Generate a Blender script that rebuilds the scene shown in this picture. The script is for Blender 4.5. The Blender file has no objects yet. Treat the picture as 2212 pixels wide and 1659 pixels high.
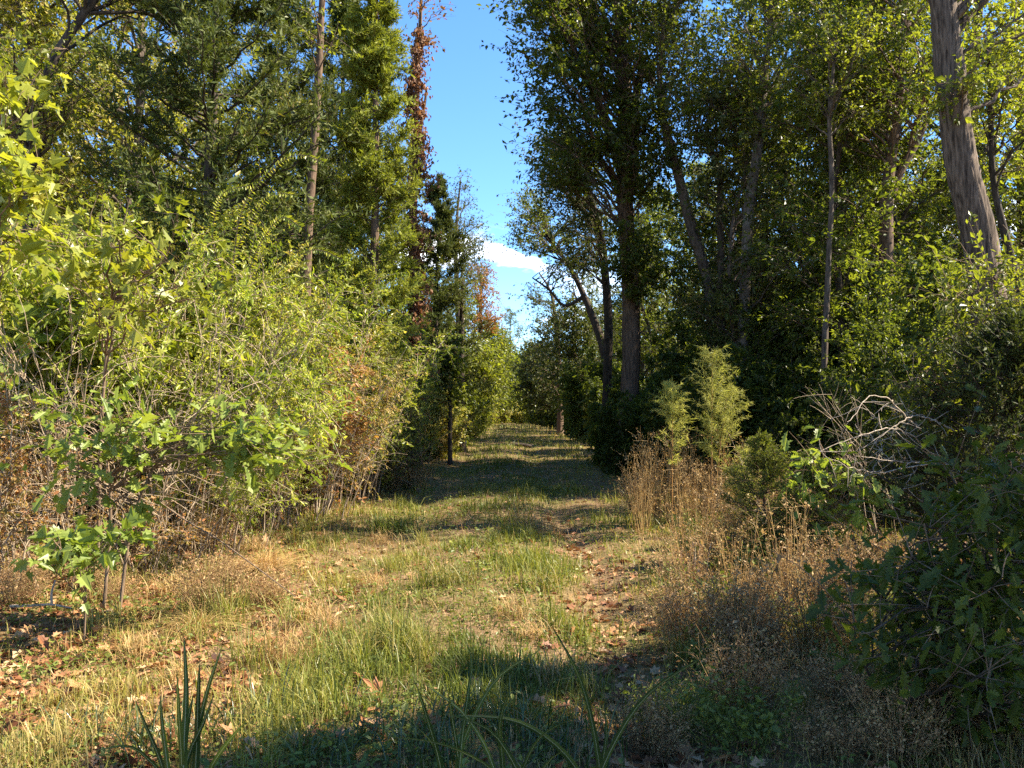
import bpy, math
import numpy as np
from math import radians, pi

scene = bpy.context.scene
RNG = np.random.default_rng(11)
def rs(seed): return np.random.default_rng(seed)

# ------------------------------------------------------------------ camera
F = 1856.0            # focal length measured on the photograph scaled to 2212 px
PITCH = math.atan((886 - 829.5) / F)
CAMZ = 1.6
def P(u, v, Y):
    """point at depth Y metres that the photograph shows at (u, v)"""
    x = (u - 1106) / F; y = (829.5 - v) / F
    dy = math.cos(PITCH) - y * math.sin(PITCH); dz = math.sin(PITCH) + y * math.cos(PITCH)
    s = Y / dy
    return np.array([x * s, Y, CAMZ + dz * s])
def XY(u, Y): return ((u - 1106) / F * Y, Y)

def sstep(a, b, x):
    t = np.clip((x - a) / (b - a), 0, 1); return t * t * (3 - 2 * t)

_nr = rs(5); _dirs = _nr.uniform(0, 2 * pi, 14); _ph = _nr.uniform(0, 6.28, 14)
_fr = np.geomspace(0.25, 7, 14)
def wav(x, y, lo=0, hi=14):
    s = 0
    for i in range(lo, hi):
        s = s + np.sin((x * np.cos(_dirs[i]) + y * np.sin(_dirs[i])) * _fr[i] + _ph[i]) / (1 + .35 * (i - lo))
    return s
def vnoise(x, y, seed=0):
    """smooth value noise in 0..1, unit cell"""
    xi = np.floor(x).astype(np.int64); yi = np.floor(y).astype(np.int64)
    fx = x - xi; fy = y - yi; fx = fx * fx * (3 - 2 * fx); fy = fy * fy * (3 - 2 * fy)
    def h(a, b):
        n = (a * 374761393 + b * 668265263 + seed * 1442695041) & 0x7fffffff
        n = ((n ^ (n >> 13)) * 1274126177) & 0x7fffffff
        return ((n ^ (n >> 16)) & 0xffff) / 65535.0
    return (h(xi, yi) * (1 - fx) + h(xi + 1, yi) * fx) * (1 - fy) + (h(xi, yi + 1) * (1 - fx) + h(xi + 1, yi + 1) * fx) * fy
def fbm(x, y, seed=0):
    return .5 * vnoise(x, y, seed) + .3 * vnoise(x * 2.1, y * 2.1, seed + 1) + .2 * vnoise(x * 4.3, y * 4.3, seed + 2)

def H(x, y):
    x = np.asarray(x, float); y = np.asarray(y, float)
    near = np.exp(-np.maximum(y - 30, 0) / 40)
    z = .75 * sstep(-3.7, -8.0, x) + .35 * sstep(4.5, 9, x)
    z = z + .022 * wav(x, y, 0, 9) * near
    z = z - .07 * np.exp(-((x - .75) / .26) ** 2) - .05 * np.exp(-((x + 1.55) / .3) ** 2) + .05 * np.exp(-((x + .4) / .6) ** 2)
    return z

# ------------------------------------------------------------------ mesh buffer
def unit(v):
    return v / np.maximum(np.linalg.norm(v, axis=-1, keepdims=True), 1e-9)

class Buf:
    def __init__(s): s.v = []; s.f = []; s.n = 0
    def add(s, verts, faces, mat=0, rnd=None, smooth=False):
        verts = np.asarray(verts, np.float32).reshape(-1, 3); faces = np.asarray(faces, np.int64)
        if len(faces) == 0: return
        if rnd is None: rnd = np.full(len(faces), .5)
        s.v.append(verts); s.f.append((faces + s.n, mat, np.asarray(rnd, np.float32), smooth)); s.n += len(verts)
    def mesh(s, name, mats):
        me = bpy.data.meshes.new(name)
        V = np.concatenate(s.v)
        loops = np.concatenate([f.ravel() for f, _, _, _ in s.f]).astype(np.int32)
        tot = np.concatenate([np.full(len(f), f.shape[1]) for f, _, _, _ in s.f]).astype(np.int32)
        st = np.concatenate([[0], np.cumsum(tot)[:-1]]).astype(np.int32)
        mi = np.concatenate([np.full(len(f), m) for f, m, _, _ in s.f]).astype(np.int32)
        sm = np.concatenate([np.full(len(f), k) for f, _, _, k in s.f]).astype(bool)
        rn = np.concatenate([r for _, _, r, _ in s.f]).astype(np.float32)
        me.vertices.add(len(V)); me.vertices.foreach_set('co', V.ravel())
        me.loops.add(len(loops)); me.loops.foreach_set('vertex_index', loops)
        me.polygons.add(len(tot)); me.polygons.foreach_set('loop_start', st); me.polygons.foreach_set('loop_total', tot)
        me.polygons.foreach_set('material_index', mi); me.polygons.foreach_set('use_smooth', sm)
        a = me.attributes.new('rnd', 'FLOAT', 'FACE'); a.data.foreach_set('value', rn)
        for m in mats: me.materials.append(m)
        me.update(calc_edges=True)
        return me

def tubes(b, Pn, R, m=5, mat=0, rnd=None):
    """Pn (N,n,3) centre lines, R (N,n) radii"""
    Pn = np.asarray(Pn, float); N, n, _ = Pn.shape
    T = unit(np.gradient(Pn, axis=1))
    md = unit(Pn[:, -1] - Pn[:, 0])
    ref = np.where(np.abs(md[:, 2:3]) > .75, np.array([[1., 0, 0]]), np.array([[0., 0, 1.]]))[:, None, :]
    U = unit(np.cross(T, ref)); W = np.cross(T, U)
    th = np.arange(m) * 2 * pi / m
    V = Pn[:, :, None, :] + R[:, :, None, None] * (np.cos(th)[None, None, :, None] * U[:, :, None, :] + np.sin(th)[None, None, :, None] * W[:, :, None, :])
    i, j = np.meshgrid(np.arange(n - 1), np.arange(m), indexing='ij'); j2 = (j + 1) % m
    q = np.stack([i * m + j, i * m + j2, (i + 1) * m + j2, (i + 1) * m + j], -1).reshape(-1, 4)
    Fq = (np.arange(N)[:, None, None] * (n * m) + q[None]).reshape(-1, 4)
    r = None if rnd is None else np.repeat(np.asarray(rnd), len(q))
    b.add(V, Fq, mat, r, True)

def _half(pts, fold=.35, curl=.22):
    pts = np.array(pts, float)
    z = lambda p: fold * abs(p[0]) - curl * p[1] ** 2
    k = len(pts)
    R = [(p[0], p[1], z(p)) for p in pts]; L = [(-p[0], p[1], z(p)) for p in pts[1:-1]]
    V = np.array(R + L)
    return V, [list(range(k)), [0] + [k + i for i in range(k - 2)] + [k - 1]]
TM = {
 'dia': (np.array([(0, 0, 0), (-.27, .45, .07), (0, 1, -.05), (.27, .45, .07)]), [[0, 1, 2], [0, 2, 3]]),
 'spray': (np.array([(0, 0, 0), (-.1, .4, .03), (0, 1, 0), (.1, .4, .03)]), [[0, 1, 2], [0, 2, 3]]),
 'ell': (np.array([(0, 0, 0), (-.22, .3, .06), (-.19, .68, .05), (0, 1, -.1), (.19, .68, .05), (.22, .3, .06)]), [[0, 1, 2, 3], [0, 3, 4, 5]]),
 'nar': (np.array([(0, 0, 0), (-.12, .35, .04), (-.1, .7, .03), (0, 1, -.12), (.1, .7, .03), (.12, .35, .04)]), [[0, 1, 2, 3], [0, 3, 4, 5]]),
 'oak': _half([(0, 0), (.05, .12), (.17, .2), (.08, .3), (.27, .42), (.12, .52), (.33, .66), (.17, .74), (.22, .88), (.1, .92), (0, 1)]),
 'maple': _half([(0, 0), (.28, -.05), (.2, .13), (.52, .3), (.3, .4), (.42, .66), (.15, .58), (.12, .8), (0, 1)]),
 'dead': _half([(0, 0), (.12, .12), (.3, .25), (.2, .42), (.34, .6), (.15, .75), (0, 1)], fold=.75, curl=.35),
}
def leaves(b, pos, axis, nrm, size, t='dia', rnd=None, mat=0, wid=1.0):
    pos = pos.reshape(-1, 3); N = len(pos)
    axis = unit(axis.reshape(-1, 3)); nrm = nrm.reshape(-1, 3)
    nrm = unit(nrm - axis * (nrm * axis).sum(-1, keepdims=True)); side = np.cross(axis, nrm)
    size = np.broadcast_to(np.asarray(size, float), (N,))
    tv, tf = TM[t]; k = len(tv)
    V = pos[:, None] + size[:, None, None] * (tv[None, :, 0:1] * wid * side[:, None] + tv[None, :, 1:2] * axis[:, None] + tv[None, :, 2:3] * nrm[:, None])
    off = np.arange(N)[:, None] * k
    if rnd is None: rnd = RNG.random(N)
    byk = {}
    for f in tf: byk.setdefault(len(f), []).append(f)
    first = True; base = b.n
    for kk, fl in byk.items():
        fa = np.concatenate([off + np.array(f)[None] for f in fl]); rr = np.tile(rnd, len(fl))
        if first: b.add(V, fa, mat, rr); first = False
        else: b.f.append((fa + base, mat, rr.astype(np.float32), False))

def bez(p0, p1, p2, n):
    t = np.linspace(0, 1, n)[None, :, None]
    return (1 - t) ** 2 * p0[:, None] + 2 * t * (1 - t) * p1[:, None] + t * t * p2[:, None]
def spline(pts, n):
    pts = np.asarray(pts, float)
    if len(pts) < 3:
        t = np.linspace(0, 1, n)[:, None]; return pts[0] * (1 - t) + pts[-1] * t
    d = np.concatenate([[0], np.cumsum(np.maximum(np.linalg.norm(np.diff(pts[:, :3], axis=0), axis=1), 1e-6))])
    m = np.gradient(pts, d, axis=0)
    s = np.linspace(0, d[-1], n); i = np.clip(np.searchsorted(d, s) - 1, 0, len(pts) - 2)
    h = (d[i + 1] - d[i])[:, None]; t = ((s - d[i])[:, None]) / h
    return (2*t**3-3*t**2+1)*pts[i] + (t**3-2*t**2+t)*h*m[i] + (-2*t**3+3*t**2)*pts[i+1] + (t**3-t**2)*h*m[i+1]

# ------------------------------------------------------------------ growers
def trunk(b, pts, n=26, m=12, mat=0, rough=.05, seed=0, ridges=0, flare=.5):
    """pts rows x,y,z,r; returns smooth centre line (n,4)"""
    c = spline(pts, n)
    r = np.maximum(c[:, 3], .003)
    hgt = c[:, 2] - c[0, 2]
    r = r * (1 + flare * np.exp(-np.abs(hgt) / .35))
    q = Buf(); tubes(q, c[None, :, :3], r[None], m)
    V = q.v[0].reshape(n, m, 3); ctr = c[:, None, :3]
    g = rs(seed); zz = np.linspace(0, 1, n)[:, None] * np.linalg.norm(c[-1, :3] - c[0, :3]); th = (np.arange(m) * 2 * pi / m)[None]
    d = np.zeros((n, m))
    for _ in range(5):
        d += np.sin(th * g.integers(1, 4) + zz * g.uniform(1, 6) + g.uniform(0, 6)) * rough / 2.5
    if ridges:
        w = np.sin(zz * 3 + 2 * th) * .25 + np.sin(zz * 7.3 + 1) * .2 + .3 * np.sin(zz * 13 + th * 3)
        d += -.085 * np.abs(np.sin(th * ridges / 2 + w)) ** .5 + .05 * (vnoise(th * ridges / 3.0 + 0 * zz, zz * 9 + 0 * th, seed) - .5)
        d[:, -1] = (d[:, -1] + d[:, 0]) / 2
    V = ctr + (V - ctr) * (1 + d)[:, :, None]
    f, _, _, _ = q.f[0]
    b.add(V, f, mat, None, True)
    c = c.copy(); c[:, 3] = r
    return c

def rnd3(g, shape, s=1.0): return g.normal(0, s, tuple(shape) + (3,))

def crown(tb, cb, tc, cen, rad, K=12, L=16, size=.09, tmpl='dia', seed=0, zmin=0, droop=.35, up=.9, wood=0, twood=0, lmat=1,
          limb=1.0, corr=.55, szvar=.3, pitch=.7, sub=True, twr=.004):
    """limbs from trunk line tc (n,4) to clump centres cen (C,3); twigs and leaves in every clump"""
    g = rs(seed); C = len(cen); rad = np.broadcast_to(np.asarray(rad, float), (C, 3)) if np.ndim(rad) else np.full((C, 3), rad)
    # attach
    hz = np.linalg.norm(cen[:, None, :2] - tc[None, :, :2], axis=-1).min(1)
    zt = np.clip(cen[:, 2] - pitch * hz - .2, max(zmin, tc[0, 2] + .05), tc[-1, 2])
    ia = np.abs(tc[None, :, 2] - zt[:, None]).argmin(1)
    p0 = tc[ia, :3]; r_at = tc[ia, 3]
    ln = np.linalg.norm(cen - p0, axis=1)
    mid = (p0 + cen) / 2 + np.array([0, 0, 1.0]) * (.12 * ln)[:, None] + rnd3(g, (C,)) * (.08 * ln)[:, None]
    B = bez(p0, mid, cen, 8)
    B[:, 1:-1] += rnd3(g, (C, 6)) * (.018 * ln)[:, None, None]
    r0 = np.minimum(r_at * .6, (.008 + .011 * ln) * limb); R = r0[:, None] * np.linspace(1, .25, 8)[None] + .0015
    tubes(tb, B, R, 5, twood)
    # twigs
    ti = g.integers(3, 8, (C, K)); s = B[np.arange(C)[:, None], ti]
    e = cen[:, None] + rnd3(g, (C, K)) * rad[:, None]
    far = np.linalg.norm(e - s, axis=-1, keepdims=True)
    m2 = (s + e) / 2 + rnd3(g, (C, K)) * .12 * far + np.array([0, 0, .08]) * far
    Tw = bez(s.reshape(-1, 3), m2.reshape(-1, 3), e.reshape(-1, 3), 5)
    tubes(cb, Tw, np.full((C * K, 1), twr) * np.linspace(1.3, .5, 5)[None], 3, wood)
    # leaves along twigs
    t = g.uniform(.25, 1.05, (C * K, L)); fi = np.clip(t * 4, 0, 3.999); i0 = fi.astype(int); fr = (fi - i0)[..., None]
    ar = np.arange(C * K)[:, None]
    pos = Tw[ar, i0] * (1 - fr) + Tw[ar, i0 + 1] * fr
    td = unit(Tw[ar, i0 + 1] - Tw[ar, i0])
    lsz = size * np.exp(g.normal(0, szvar, (C * K, L)))
    ax = td * .7 + rnd3(g, (C * K, L)) * .7 + np.array([0, 0, -droop])
    pos = pos + rnd3(g, (C * K, L)) * size * .35
    nr = np.array([0, 0, up]) + rnd3(g, (C * K, L)) * .6
    cr = np.repeat(np.repeat(g.random(C), K)[:, None], L, 1); wr = np.repeat(g.random(C * K)[:, None], L, 1)
    rn = np.clip(corr * (.6 * cr + .4 * wr) + (1 - corr) * g.random((C * K, L)), 0, 1)
    leaves(cb, pos, ax, nr, lsz.ravel(), tmpl, rn.ravel(), lmat)

def ell_points(g, ell):
    """ell rows: cx,cy,cz,rx,ry,rz,count -> clump centres biased to the shell, spaced apart"""
    out = []
    for cx, cy, cz, rx, ry, rz, n in ell:
        n = int(n); cand = unit(rnd3(g, (n * 4,))) * (g.random((n * 4, 1)) ** .38)
        keep = [0]
        for _ in range(n - 1):
            d = np.linalg.norm(cand[:, None] - cand[keep][None], axis=-1).min(1); d *= g.uniform(.6, 1, len(d)); keep.append(int(d.argmax()))
        out.append(cand[keep] * [rx, ry, rz] + [cx, cy, cz])
    return np.concatenate(out)

def cedar(seed, h, r0, wmax, mats, base=.12, dens=1.0, trunk_r=.12, lean=(0, 0), nb=150, tw=26, nl=14, sz=.085, ragged=.35):
    g = rs(seed); tb = Buf(); cb = Buf()
    pts = [(0, 0, -.15, trunk_r)] + [(lean[0] * t + g.normal(0, .05), lean[1] * t + g.normal(0, .05), h * t, trunk_r * (1 - t) ** .8 + .006) for t in np.linspace(.15, 1, 6)]
    tc = trunk(tb, pts, 24, 9, seed=seed)
    nb = int(nb * dens)
    t = base + (1 - base) * g.random(nb) ** .85; z = t * h
    prof = np.minimum(1, (t - base) / .12 + .35) * (1 - ((t - base) / (1 - base)) ** 1.6) * .95 + .07
    a = np.arange(nb) * 2.4 + g.normal(0, .4, nb)
    ln = wmax * prof * g.uniform(1 - ragged, 1 + ragged * .4, nb)
    ia = np.abs(tc[None, :, 2] - z[:, None]).argmin(1); p0 = tc[ia, :3]; p0[:, 2] = z
    d = np.stack([np.cos(a), np.sin(a), np.full(nb, .25)], -1)
    p2 = p0 + d * ln[:, None] + np.array([0, 0, 1]) * (ln * g.uniform(0, .45, nb))[:, None]
    p1 = (p0 + p2) / 2 + np.array([0, 0, -.1]) * ln[:, None] + rnd3(g, (nb,)) * .05
    B = bez(p0, p1, p2, 8); B[:, 1:] += rnd3(g, (nb, 7)) * .025
    tubes(tb, B, (.006 + .012 * ln)[:, None] * np.linspace(1, .2, 8)[None], 5)
    u = g.uniform(.25, 1, (nb, tw)); fi = np.clip(u * 7, 0, 6.999); i0 = fi.astype(int); ar = np.arange(nb)[:, None]
    s = B[ar, i0] + (B[ar, i0 + 1] - B[ar, i0]) * (fi - i0)[..., None]
    bd = unit(B[:, -1] - B[:, 0])[:, None]
    e = s + (bd * .5 + rnd3(g, (nb, tw)) * .55 + np.array([0, 0, .25])) * (g.uniform(.15, .45, (nb, tw)) * np.minimum(1, .4 + ln[:, None] * .4))[..., None]
    Tw = bez(s.reshape(-1, 3), ((s + e) / 2 + rnd3(g, (nb, tw)) * .03).reshape(-1, 3), e.reshape(-1, 3), 4)
    tubes(cb, Tw, np.full((nb * tw, 1), .003) * np.linspace(1.3, .6, 4)[None], 3, 0)
    q = g.random((nb * tw, nl)); fi = np.clip(q * 3, 0, 2.999); i0 = fi.astype(int); ar = np.arange(nb * tw)[:, None]
    pos = Tw[ar, i0] + (Tw[ar, i0 + 1] - Tw[ar, i0]) * (fi - i0)[..., None]
    td = unit(Tw[:, -1] - Tw[:, 0])[:, None]
    ax = td * .7 + rnd3(g, (nb * tw, nl)) * .6 + np.array([0, 0, .15])
    nr = np.array([0, 0, .6]) + rnd3(g, (nb * tw, nl))
    br = np.repeat(np.repeat(g.random(nb), tw)[:, None], nl, 1)
    rn = np.clip(.5 * br + .5 * g.random((nb * tw, nl)), 0, 1)
    leaves(cb, pos, ax, nr, (sz * np.exp(g.normal(0, .3, (nb * tw, nl)))).ravel(), 'spray', rn.ravel(), 1, wid=1.3)
    return [('trunk', tb.mesh('cedar_trunk', [mats[0]])), ('crown', cb.mesh('cedar_crown', [mats[0], mats[1]]))]

def shrub(seed, h, w, mats, nst=10, ntw=36, nlf=24, size=.045, tmpl='ell', droop=.2, twl=(.25, .7), t0=.25, sr=.012, arch=.3, bare=0, wid=1.0, up=.45):
    """multi-stemmed shrub: stem mesh and foliage mesh"""
    g = rs(seed); sb = Buf(); fb = Buf()
    a = g.uniform(0, 2 * pi, nst); rr = np.sqrt(g.random(nst)); hh = h * g.uniform(.55, 1, nst) * (1 - .25 * rr)
    p0 = np.stack([np.cos(a) * rr * w * .18, np.sin(a) * rr * w * .18, np.full(nst, -.08)], -1)
    p2 = np.stack([np.cos(a) * rr * w * .5, np.sin(a) * rr * w * .5, hh], -1) + rnd3(g, (nst,)) * .1
    p1 = p0 * .6 + p2 * .4 + np.array([0, 0, 1]) * (hh * arch)[:, None] + rnd3(g, (nst,)) * .12
    B = bez(p0, p1, p2, 12); B[:, 1:] += rnd3(g, (nst, 11)) * .02
    tubes(sb, B, (sr * g.uniform(.6, 1.3, nst))[:, None] * np.linspace(1, .2, 12)[None], 5)
    ar = np.arange(nst)[:, None]
    u = g.uniform(t0, 1, (nst, ntw)); fi = np.clip(u * 11, 0, 10.999); i0 = fi.astype(int)
    s = B[ar, i0] + (B[ar, i0 + 1] - B[ar, i0]) * (fi - i0)[..., None]
    out = unit(np.stack([np.cos(a), np.sin(a), np.full(nst, .3)], -1))[:, None]
    ln = g.uniform(twl[0], twl[1], (nst, ntw)) * (1.15 - .5 * u)
    e = s + unit(out * .35 + rnd3(g, (nst, ntw)) * .7 + np.array([0, 0, .3])) * ln[..., None]
    m = (s + e) / 2 + rnd3(g, (nst, ntw)) * .1 * ln[..., None] + np.array([0, 0, .1]) * ln[..., None]
    e = e + np.array([0, 0, -.25 * droop * 2]) * ln[..., None]
    Tw = bez(s.reshape(-1, 3), m.reshape(-1, 3), e.reshape(-1, 3), 5); NT = nst * ntw
    tubes(sb, Tw, np.full((NT, 1), .0035) * np.linspace(1.3, .5, 5)[None], 3)
    if nlf:
        keep = g.random(NT) > bare; Tw = Tw[keep]; NT = len(Tw)
        q = g.uniform(.1, 1.03, (NT, nlf)); fi = np.clip(q * 4, 0, 3.999); i0 = fi.astype(int); ar = np.arange(NT)[:, None]
        pos = Tw[ar, i0] + (Tw[ar, i0 + 1] - Tw[ar, i0]) * (fi - i0)[..., None] + rnd3(g, (NT, nlf)) * size * .3
        td = unit(Tw[:, -1] - Tw[:, 0])[:, None]
        ax = td * .6 + rnd3(g, (NT, nlf)) * .65 + np.array([0, 0, -droop])
        nr = np.array([0, 0, up]) + rnd3(g, (NT, nlf)) * .6
        wr = np.repeat(g.random(NT)[:, None], nlf, 1)
        rn = np.clip(.55 * wr + .45 * g.random((NT, nlf)), 0, 1)
        leaves(fb, pos, ax, nr, (size * np.exp(g.normal(0, .3, (NT, nlf)))).ravel(), tmpl, rn.ravel(), 0, wid)
        return [('stem', sb.mesh('shrub_stem', [mats[0]])), ('foliage', fb.mesh('shrub_foliage', [mats[1]]))]
    return [('stem', sb.mesh('shrub_stem', [mats[0]]))]

# ------------------------------------------------------------------ materials
def nodes(m):
    m.use_nodes = True; nt = m.node_tree; nt.nodes.clear(); return nt, nt.nodes, nt.links
def leaf_mat(name, cols, trans=.4, rough=.42, spec=.35, tint=(1.25, 1.25, .45), pos=None, ovar=.16):
    m = bpy.data.materials.new(name); nt, N, K = nodes(m)
    at = N.new('ShaderNodeAttribute'); at.attribute_name = 'rnd'
    rp = N.new('ShaderNodeValToRGB'); e = rp.color_ramp.elements
    ps = pos or np.linspace(0, 1, len(cols))
    while len(e) < len(cols): e.new(.5)
    for i, c in enumerate(cols): e[i].position = float(ps[i]); e[i].color = (*c, 1)
    K.new(at.outputs['Fac'], rp.inputs[0])
    oi = N.new('ShaderNodeObjectInfo'); mr = N.new('ShaderNodeMapRange'); mr.inputs[3].default_value = 1 - ovar; mr.inputs[4].default_value = 1 + ovar
    K.new(oi.outputs['Random'], mr.inputs[0])
    hs = N.new('ShaderNodeHueSaturation'); K.new(rp.outputs[0], hs.inputs['Color']); K.new(mr.outputs[0], hs.inputs['Value'])
    pr = N.new('ShaderNodeBsdfPrincipled'); pr.inputs['Roughness'].default_value = rough; pr.inputs['Specular IOR Level'].default_value = spec
    K.new(hs.outputs[0], pr.inputs['Base Color'])
    mx = N.new('ShaderNodeMix'); mx.data_type = 'RGBA'; mx.blend_type = 'MULTIPLY'; mx.inputs[0].default_value = 1
    K.new(hs.outputs[0], mx.inputs[6]); mx.inputs[7].default_value = (*tint, 1)
    tr = N.new('ShaderNodeBsdfTranslucent'); K.new(mx.outputs[2], tr.inputs[0])
    ms = N.new('ShaderNodeMixShader'); ms.inputs[0].default_value = trans
    K.new(pr.outputs[0], ms.inputs[1]); K.new(tr.outputs[0], ms.inputs[2])
    o = N.new('ShaderNodeOutputMaterial'); K.new(ms.outputs[0], o.inputs[0])
    return m
def bark_mat(name, c1, c2, scale=9, stretch=.18, bump=.6, rough=.9, spots=None):
    m = bpy.data.materials.new(name); nt, N, K = nodes(m)
    tc = N.new('ShaderNodeTexCoord'); mp = N.new('ShaderNodeMapping'); mp.inputs['Scale'].default_value = (1, 1, stretch)
    K.new(tc.outputs['Object'], mp.inputs[0])
    n1 = N.new('ShaderNodeTexNoise'); n1.inputs['Scale'].default_value = scale * 2; n1.inputs['Detail'].default_value = 6; n1.inputs['Roughness'].default_value = .65
    K.new(mp.outputs[0], n1.inputs[0])
    rp = N.new('ShaderNodeValToRGB'); rp.color_ramp.elements[0].position = .35; rp.color_ramp.elements[1].position = .66
    rp.color_ramp.elements[0].color = (*c1, 1); rp.color_ramp.elements[1].color = (*c2, 1)
    K.new(n1.outputs[0], rp.inputs[0]); col = rp.outputs[0]
    if spots:
        n2 = N.new('ShaderNodeTexNoise'); n2.inputs['Scale'].default_value = 3.5; n2.inputs['Detail'].default_value = 4; K.new(tc.outputs['Object'], n2.inputs[0])
        r2 = N.new('ShaderNodeValToRGB'); r2.color_ramp.elements[0].position = .55; r2.color_ramp.elements[1].position = .7; K.new(n2.outputs[0], r2.inputs[0])
        mx = N.new('ShaderNodeMix'); mx.data_type = 'RGBA'; K.new(r2.outputs[0], mx.inputs[0]); K.new(col, mx.inputs[6]); mx.inputs[7].default_value = (*spots, 1); col = mx.outputs[2]
    pr = N.new('ShaderNodeBsdfPrincipled'); pr.inputs['Roughness'].default_value = rough; pr.inputs['Specular IOR Level'].default_value = .2
    K.new(col, pr.inputs['Base Color'])
    bp = N.new('ShaderNodeBump'); bp.inputs['Strength'].default_value = bump; bp.inputs['Distance'].default_value = .02; K.new(n1.outputs[0], bp.inputs['Height']); K.new(bp.outputs[0], pr.inputs['Normal'])
    o = N.new('ShaderNodeOutputMaterial'); K.new(pr.outputs[0], o.inputs[0])
    return m

# ------------------------------------------------------------------ things
COL = scene.collection
def part(name, me, parent=None, loc=None, label=None):
    o = bpy.data.objects.new(name, me); COL.objects.link(o)
    if parent is not None: o.parent = parent
    if loc is not None: o.location = loc
    if label: o['label'] = label
    return o
def thing(name, label, cat, parts, loc, rz=0, sc=1.0, group=None, tilt=(0, 0)):
    if len(parts) == 1 and parts[0][0] is None:
        o = part(name, parts[0][1])
    else:
        o = bpy.data.objects.new(name, None); COL.objects.link(o); o.empty_display_size = .3
        for pn, me in parts: part(pn, me, o)
    o.location = loc; o.rotation_euler = (tilt[0], tilt[1], rz)
    o.scale = (sc, sc, sc) if np.isscalar(sc) else sc
    o['label'] = label; o['category'] = cat
    if group: o['group'] = group
    return o
def setting(name, me, kind='structure', cat=None, label=None):
    o = part(name, me); o['kind'] = kind
    if label: o['label'] = label
    if cat: o['category'] = cat
    return o
def on(x, y, dz=-.03): return (float(x), float(y), float(H(x, y)) + dz)
# ================================================================== camera, light, sky
cam = bpy.data.cameras.new('camera'); co = bpy.data.objects.new('camera', cam); COL.objects.link(co)
cam.sensor_width = 36; cam.lens = 36 * F / 2212; cam.clip_end = 3000; cam.clip_start = .05
co.location = (0, 0, CAMZ); co.rotation_euler = (pi / 2 + PITCH, 0, 0); scene.camera = co

AZ, EL = radians(89), radians(45)
sun = bpy.data.lights.new('sun', 'SUN'); so = bpy.data.objects.new('sun', sun); COL.objects.link(so)
sun.energy = 5.0; sun.angle = radians(.5); sun.color = (1, .91, .74)
sdir = np.array([math.sin(AZ) * math.cos(EL), math.cos(AZ) * math.cos(EL), math.sin(EL)])
from mathutils import Vector
so.rotation_euler = Vector(-sdir).to_track_quat('-Z', 'Y').to_euler(); so.location = (20, -5, 30)

w = bpy.data.worlds.new('World'); scene.world = w; nt, N, K = nodes(w)
sk = N.new('ShaderNodeTexSky'); sk.sky_type = 'NISHITA'; sk.sun_disc = False; sk.sun_elevation = EL; sk.sun_rotation = AZ
sk.air_density = 1.0; sk.dust_density = .05; sk.ozone_density = 6.0; sk.altitude = 1200
tc = N.new('ShaderNodeTexCoord'); sx = N.new('ShaderNodeSeparateXYZ'); K.new(tc.outputs['Generated'], sx.inputs[0])
mp = N.new('ShaderNodeMapping'); mp.inputs['Scale'].default_value = (5, 5, 11); mp.inputs['Location'].default_value = (.35, .0, .1); K.new(tc.outputs['Generated'], mp.inputs[0])
nz = N.new('ShaderNodeTexNoise'); nz.inputs['Scale'].default_value = 1.3; nz.inputs['Detail'].default_value = 7; nz.inputs['Roughness'].default_value = .55; K.new(mp.outputs[0], nz.inputs[0])
cr = N.new('ShaderNodeValToRGB'); cr.color_ramp.elements[0].position = .53; cr.color_ramp.elements[1].position = .64; K.new(nz.outputs[0], cr.inputs[0])
bd = N.new('ShaderNodeValToRGB'); e = bd.color_ramp.elements; e[0].position = .05; e[0].color = (.8, .8, .8, 1); e[1].position = .212; e[1].color = (0, 0, 0, 1)
el = e.new(.12); el.color = (.6, .6, .6, 1); el = e.new(.155); el.color = (.25, .25, .25, 1); el = e.new(.175); el.color = (1, 1, 1, 1); el = e.new(.195); el.color = (1, 1, 1, 1); K.new(sx.outputs[2], bd.inputs[0])
mu = N.new('ShaderNodeMath'); mu.operation = 'MULTIPLY'; K.new(cr.outputs[0], mu.inputs[0]); K.new(bd.outputs[0], mu.inputs[1])
mx = N.new('ShaderNodeMix'); mx.data_type = 'RGBA'; K.new(mu.outputs[0], mx.inputs[0]); hs = N.new('ShaderNodeHueSaturation'); hs.inputs['Saturation'].default_value = 1.1; hs.inputs['Value'].default_value = 1.15; K.new(sk.outputs[0], hs.inputs['Color']); K.new(hs.outputs[0], mx.inputs[6]); mx.inputs[7].default_value = (14, 14, 14.5, 1)
bg = N.new('ShaderNodeBackground'); bg.inputs[1].default_value = .088; K.new(mx.outputs[2], bg.inputs[0])
wo = N.new('ShaderNodeOutputWorld'); K.new(bg.outputs[0], wo.inputs[0])
scene.view_settings.view_transform = 'Standard'; scene.view_settings.look = 'None'; scene.view_settings.exposure = 1.95; scene.view_settings.gamma = 1
cy = scene.cycles
cy.max_bounces = 5; cy.diffuse_bounces = 4; cy.transmission_bounces = 4; cy.glossy_bounces = 2; cy.caustics_reflective = False; cy.caustics_refractive = False
cy.sample_clamp_indirect = 6; cy.use_denoising = False; cy.use_adaptive_sampling = False
scene.render.use_persistent_data = False

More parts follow.
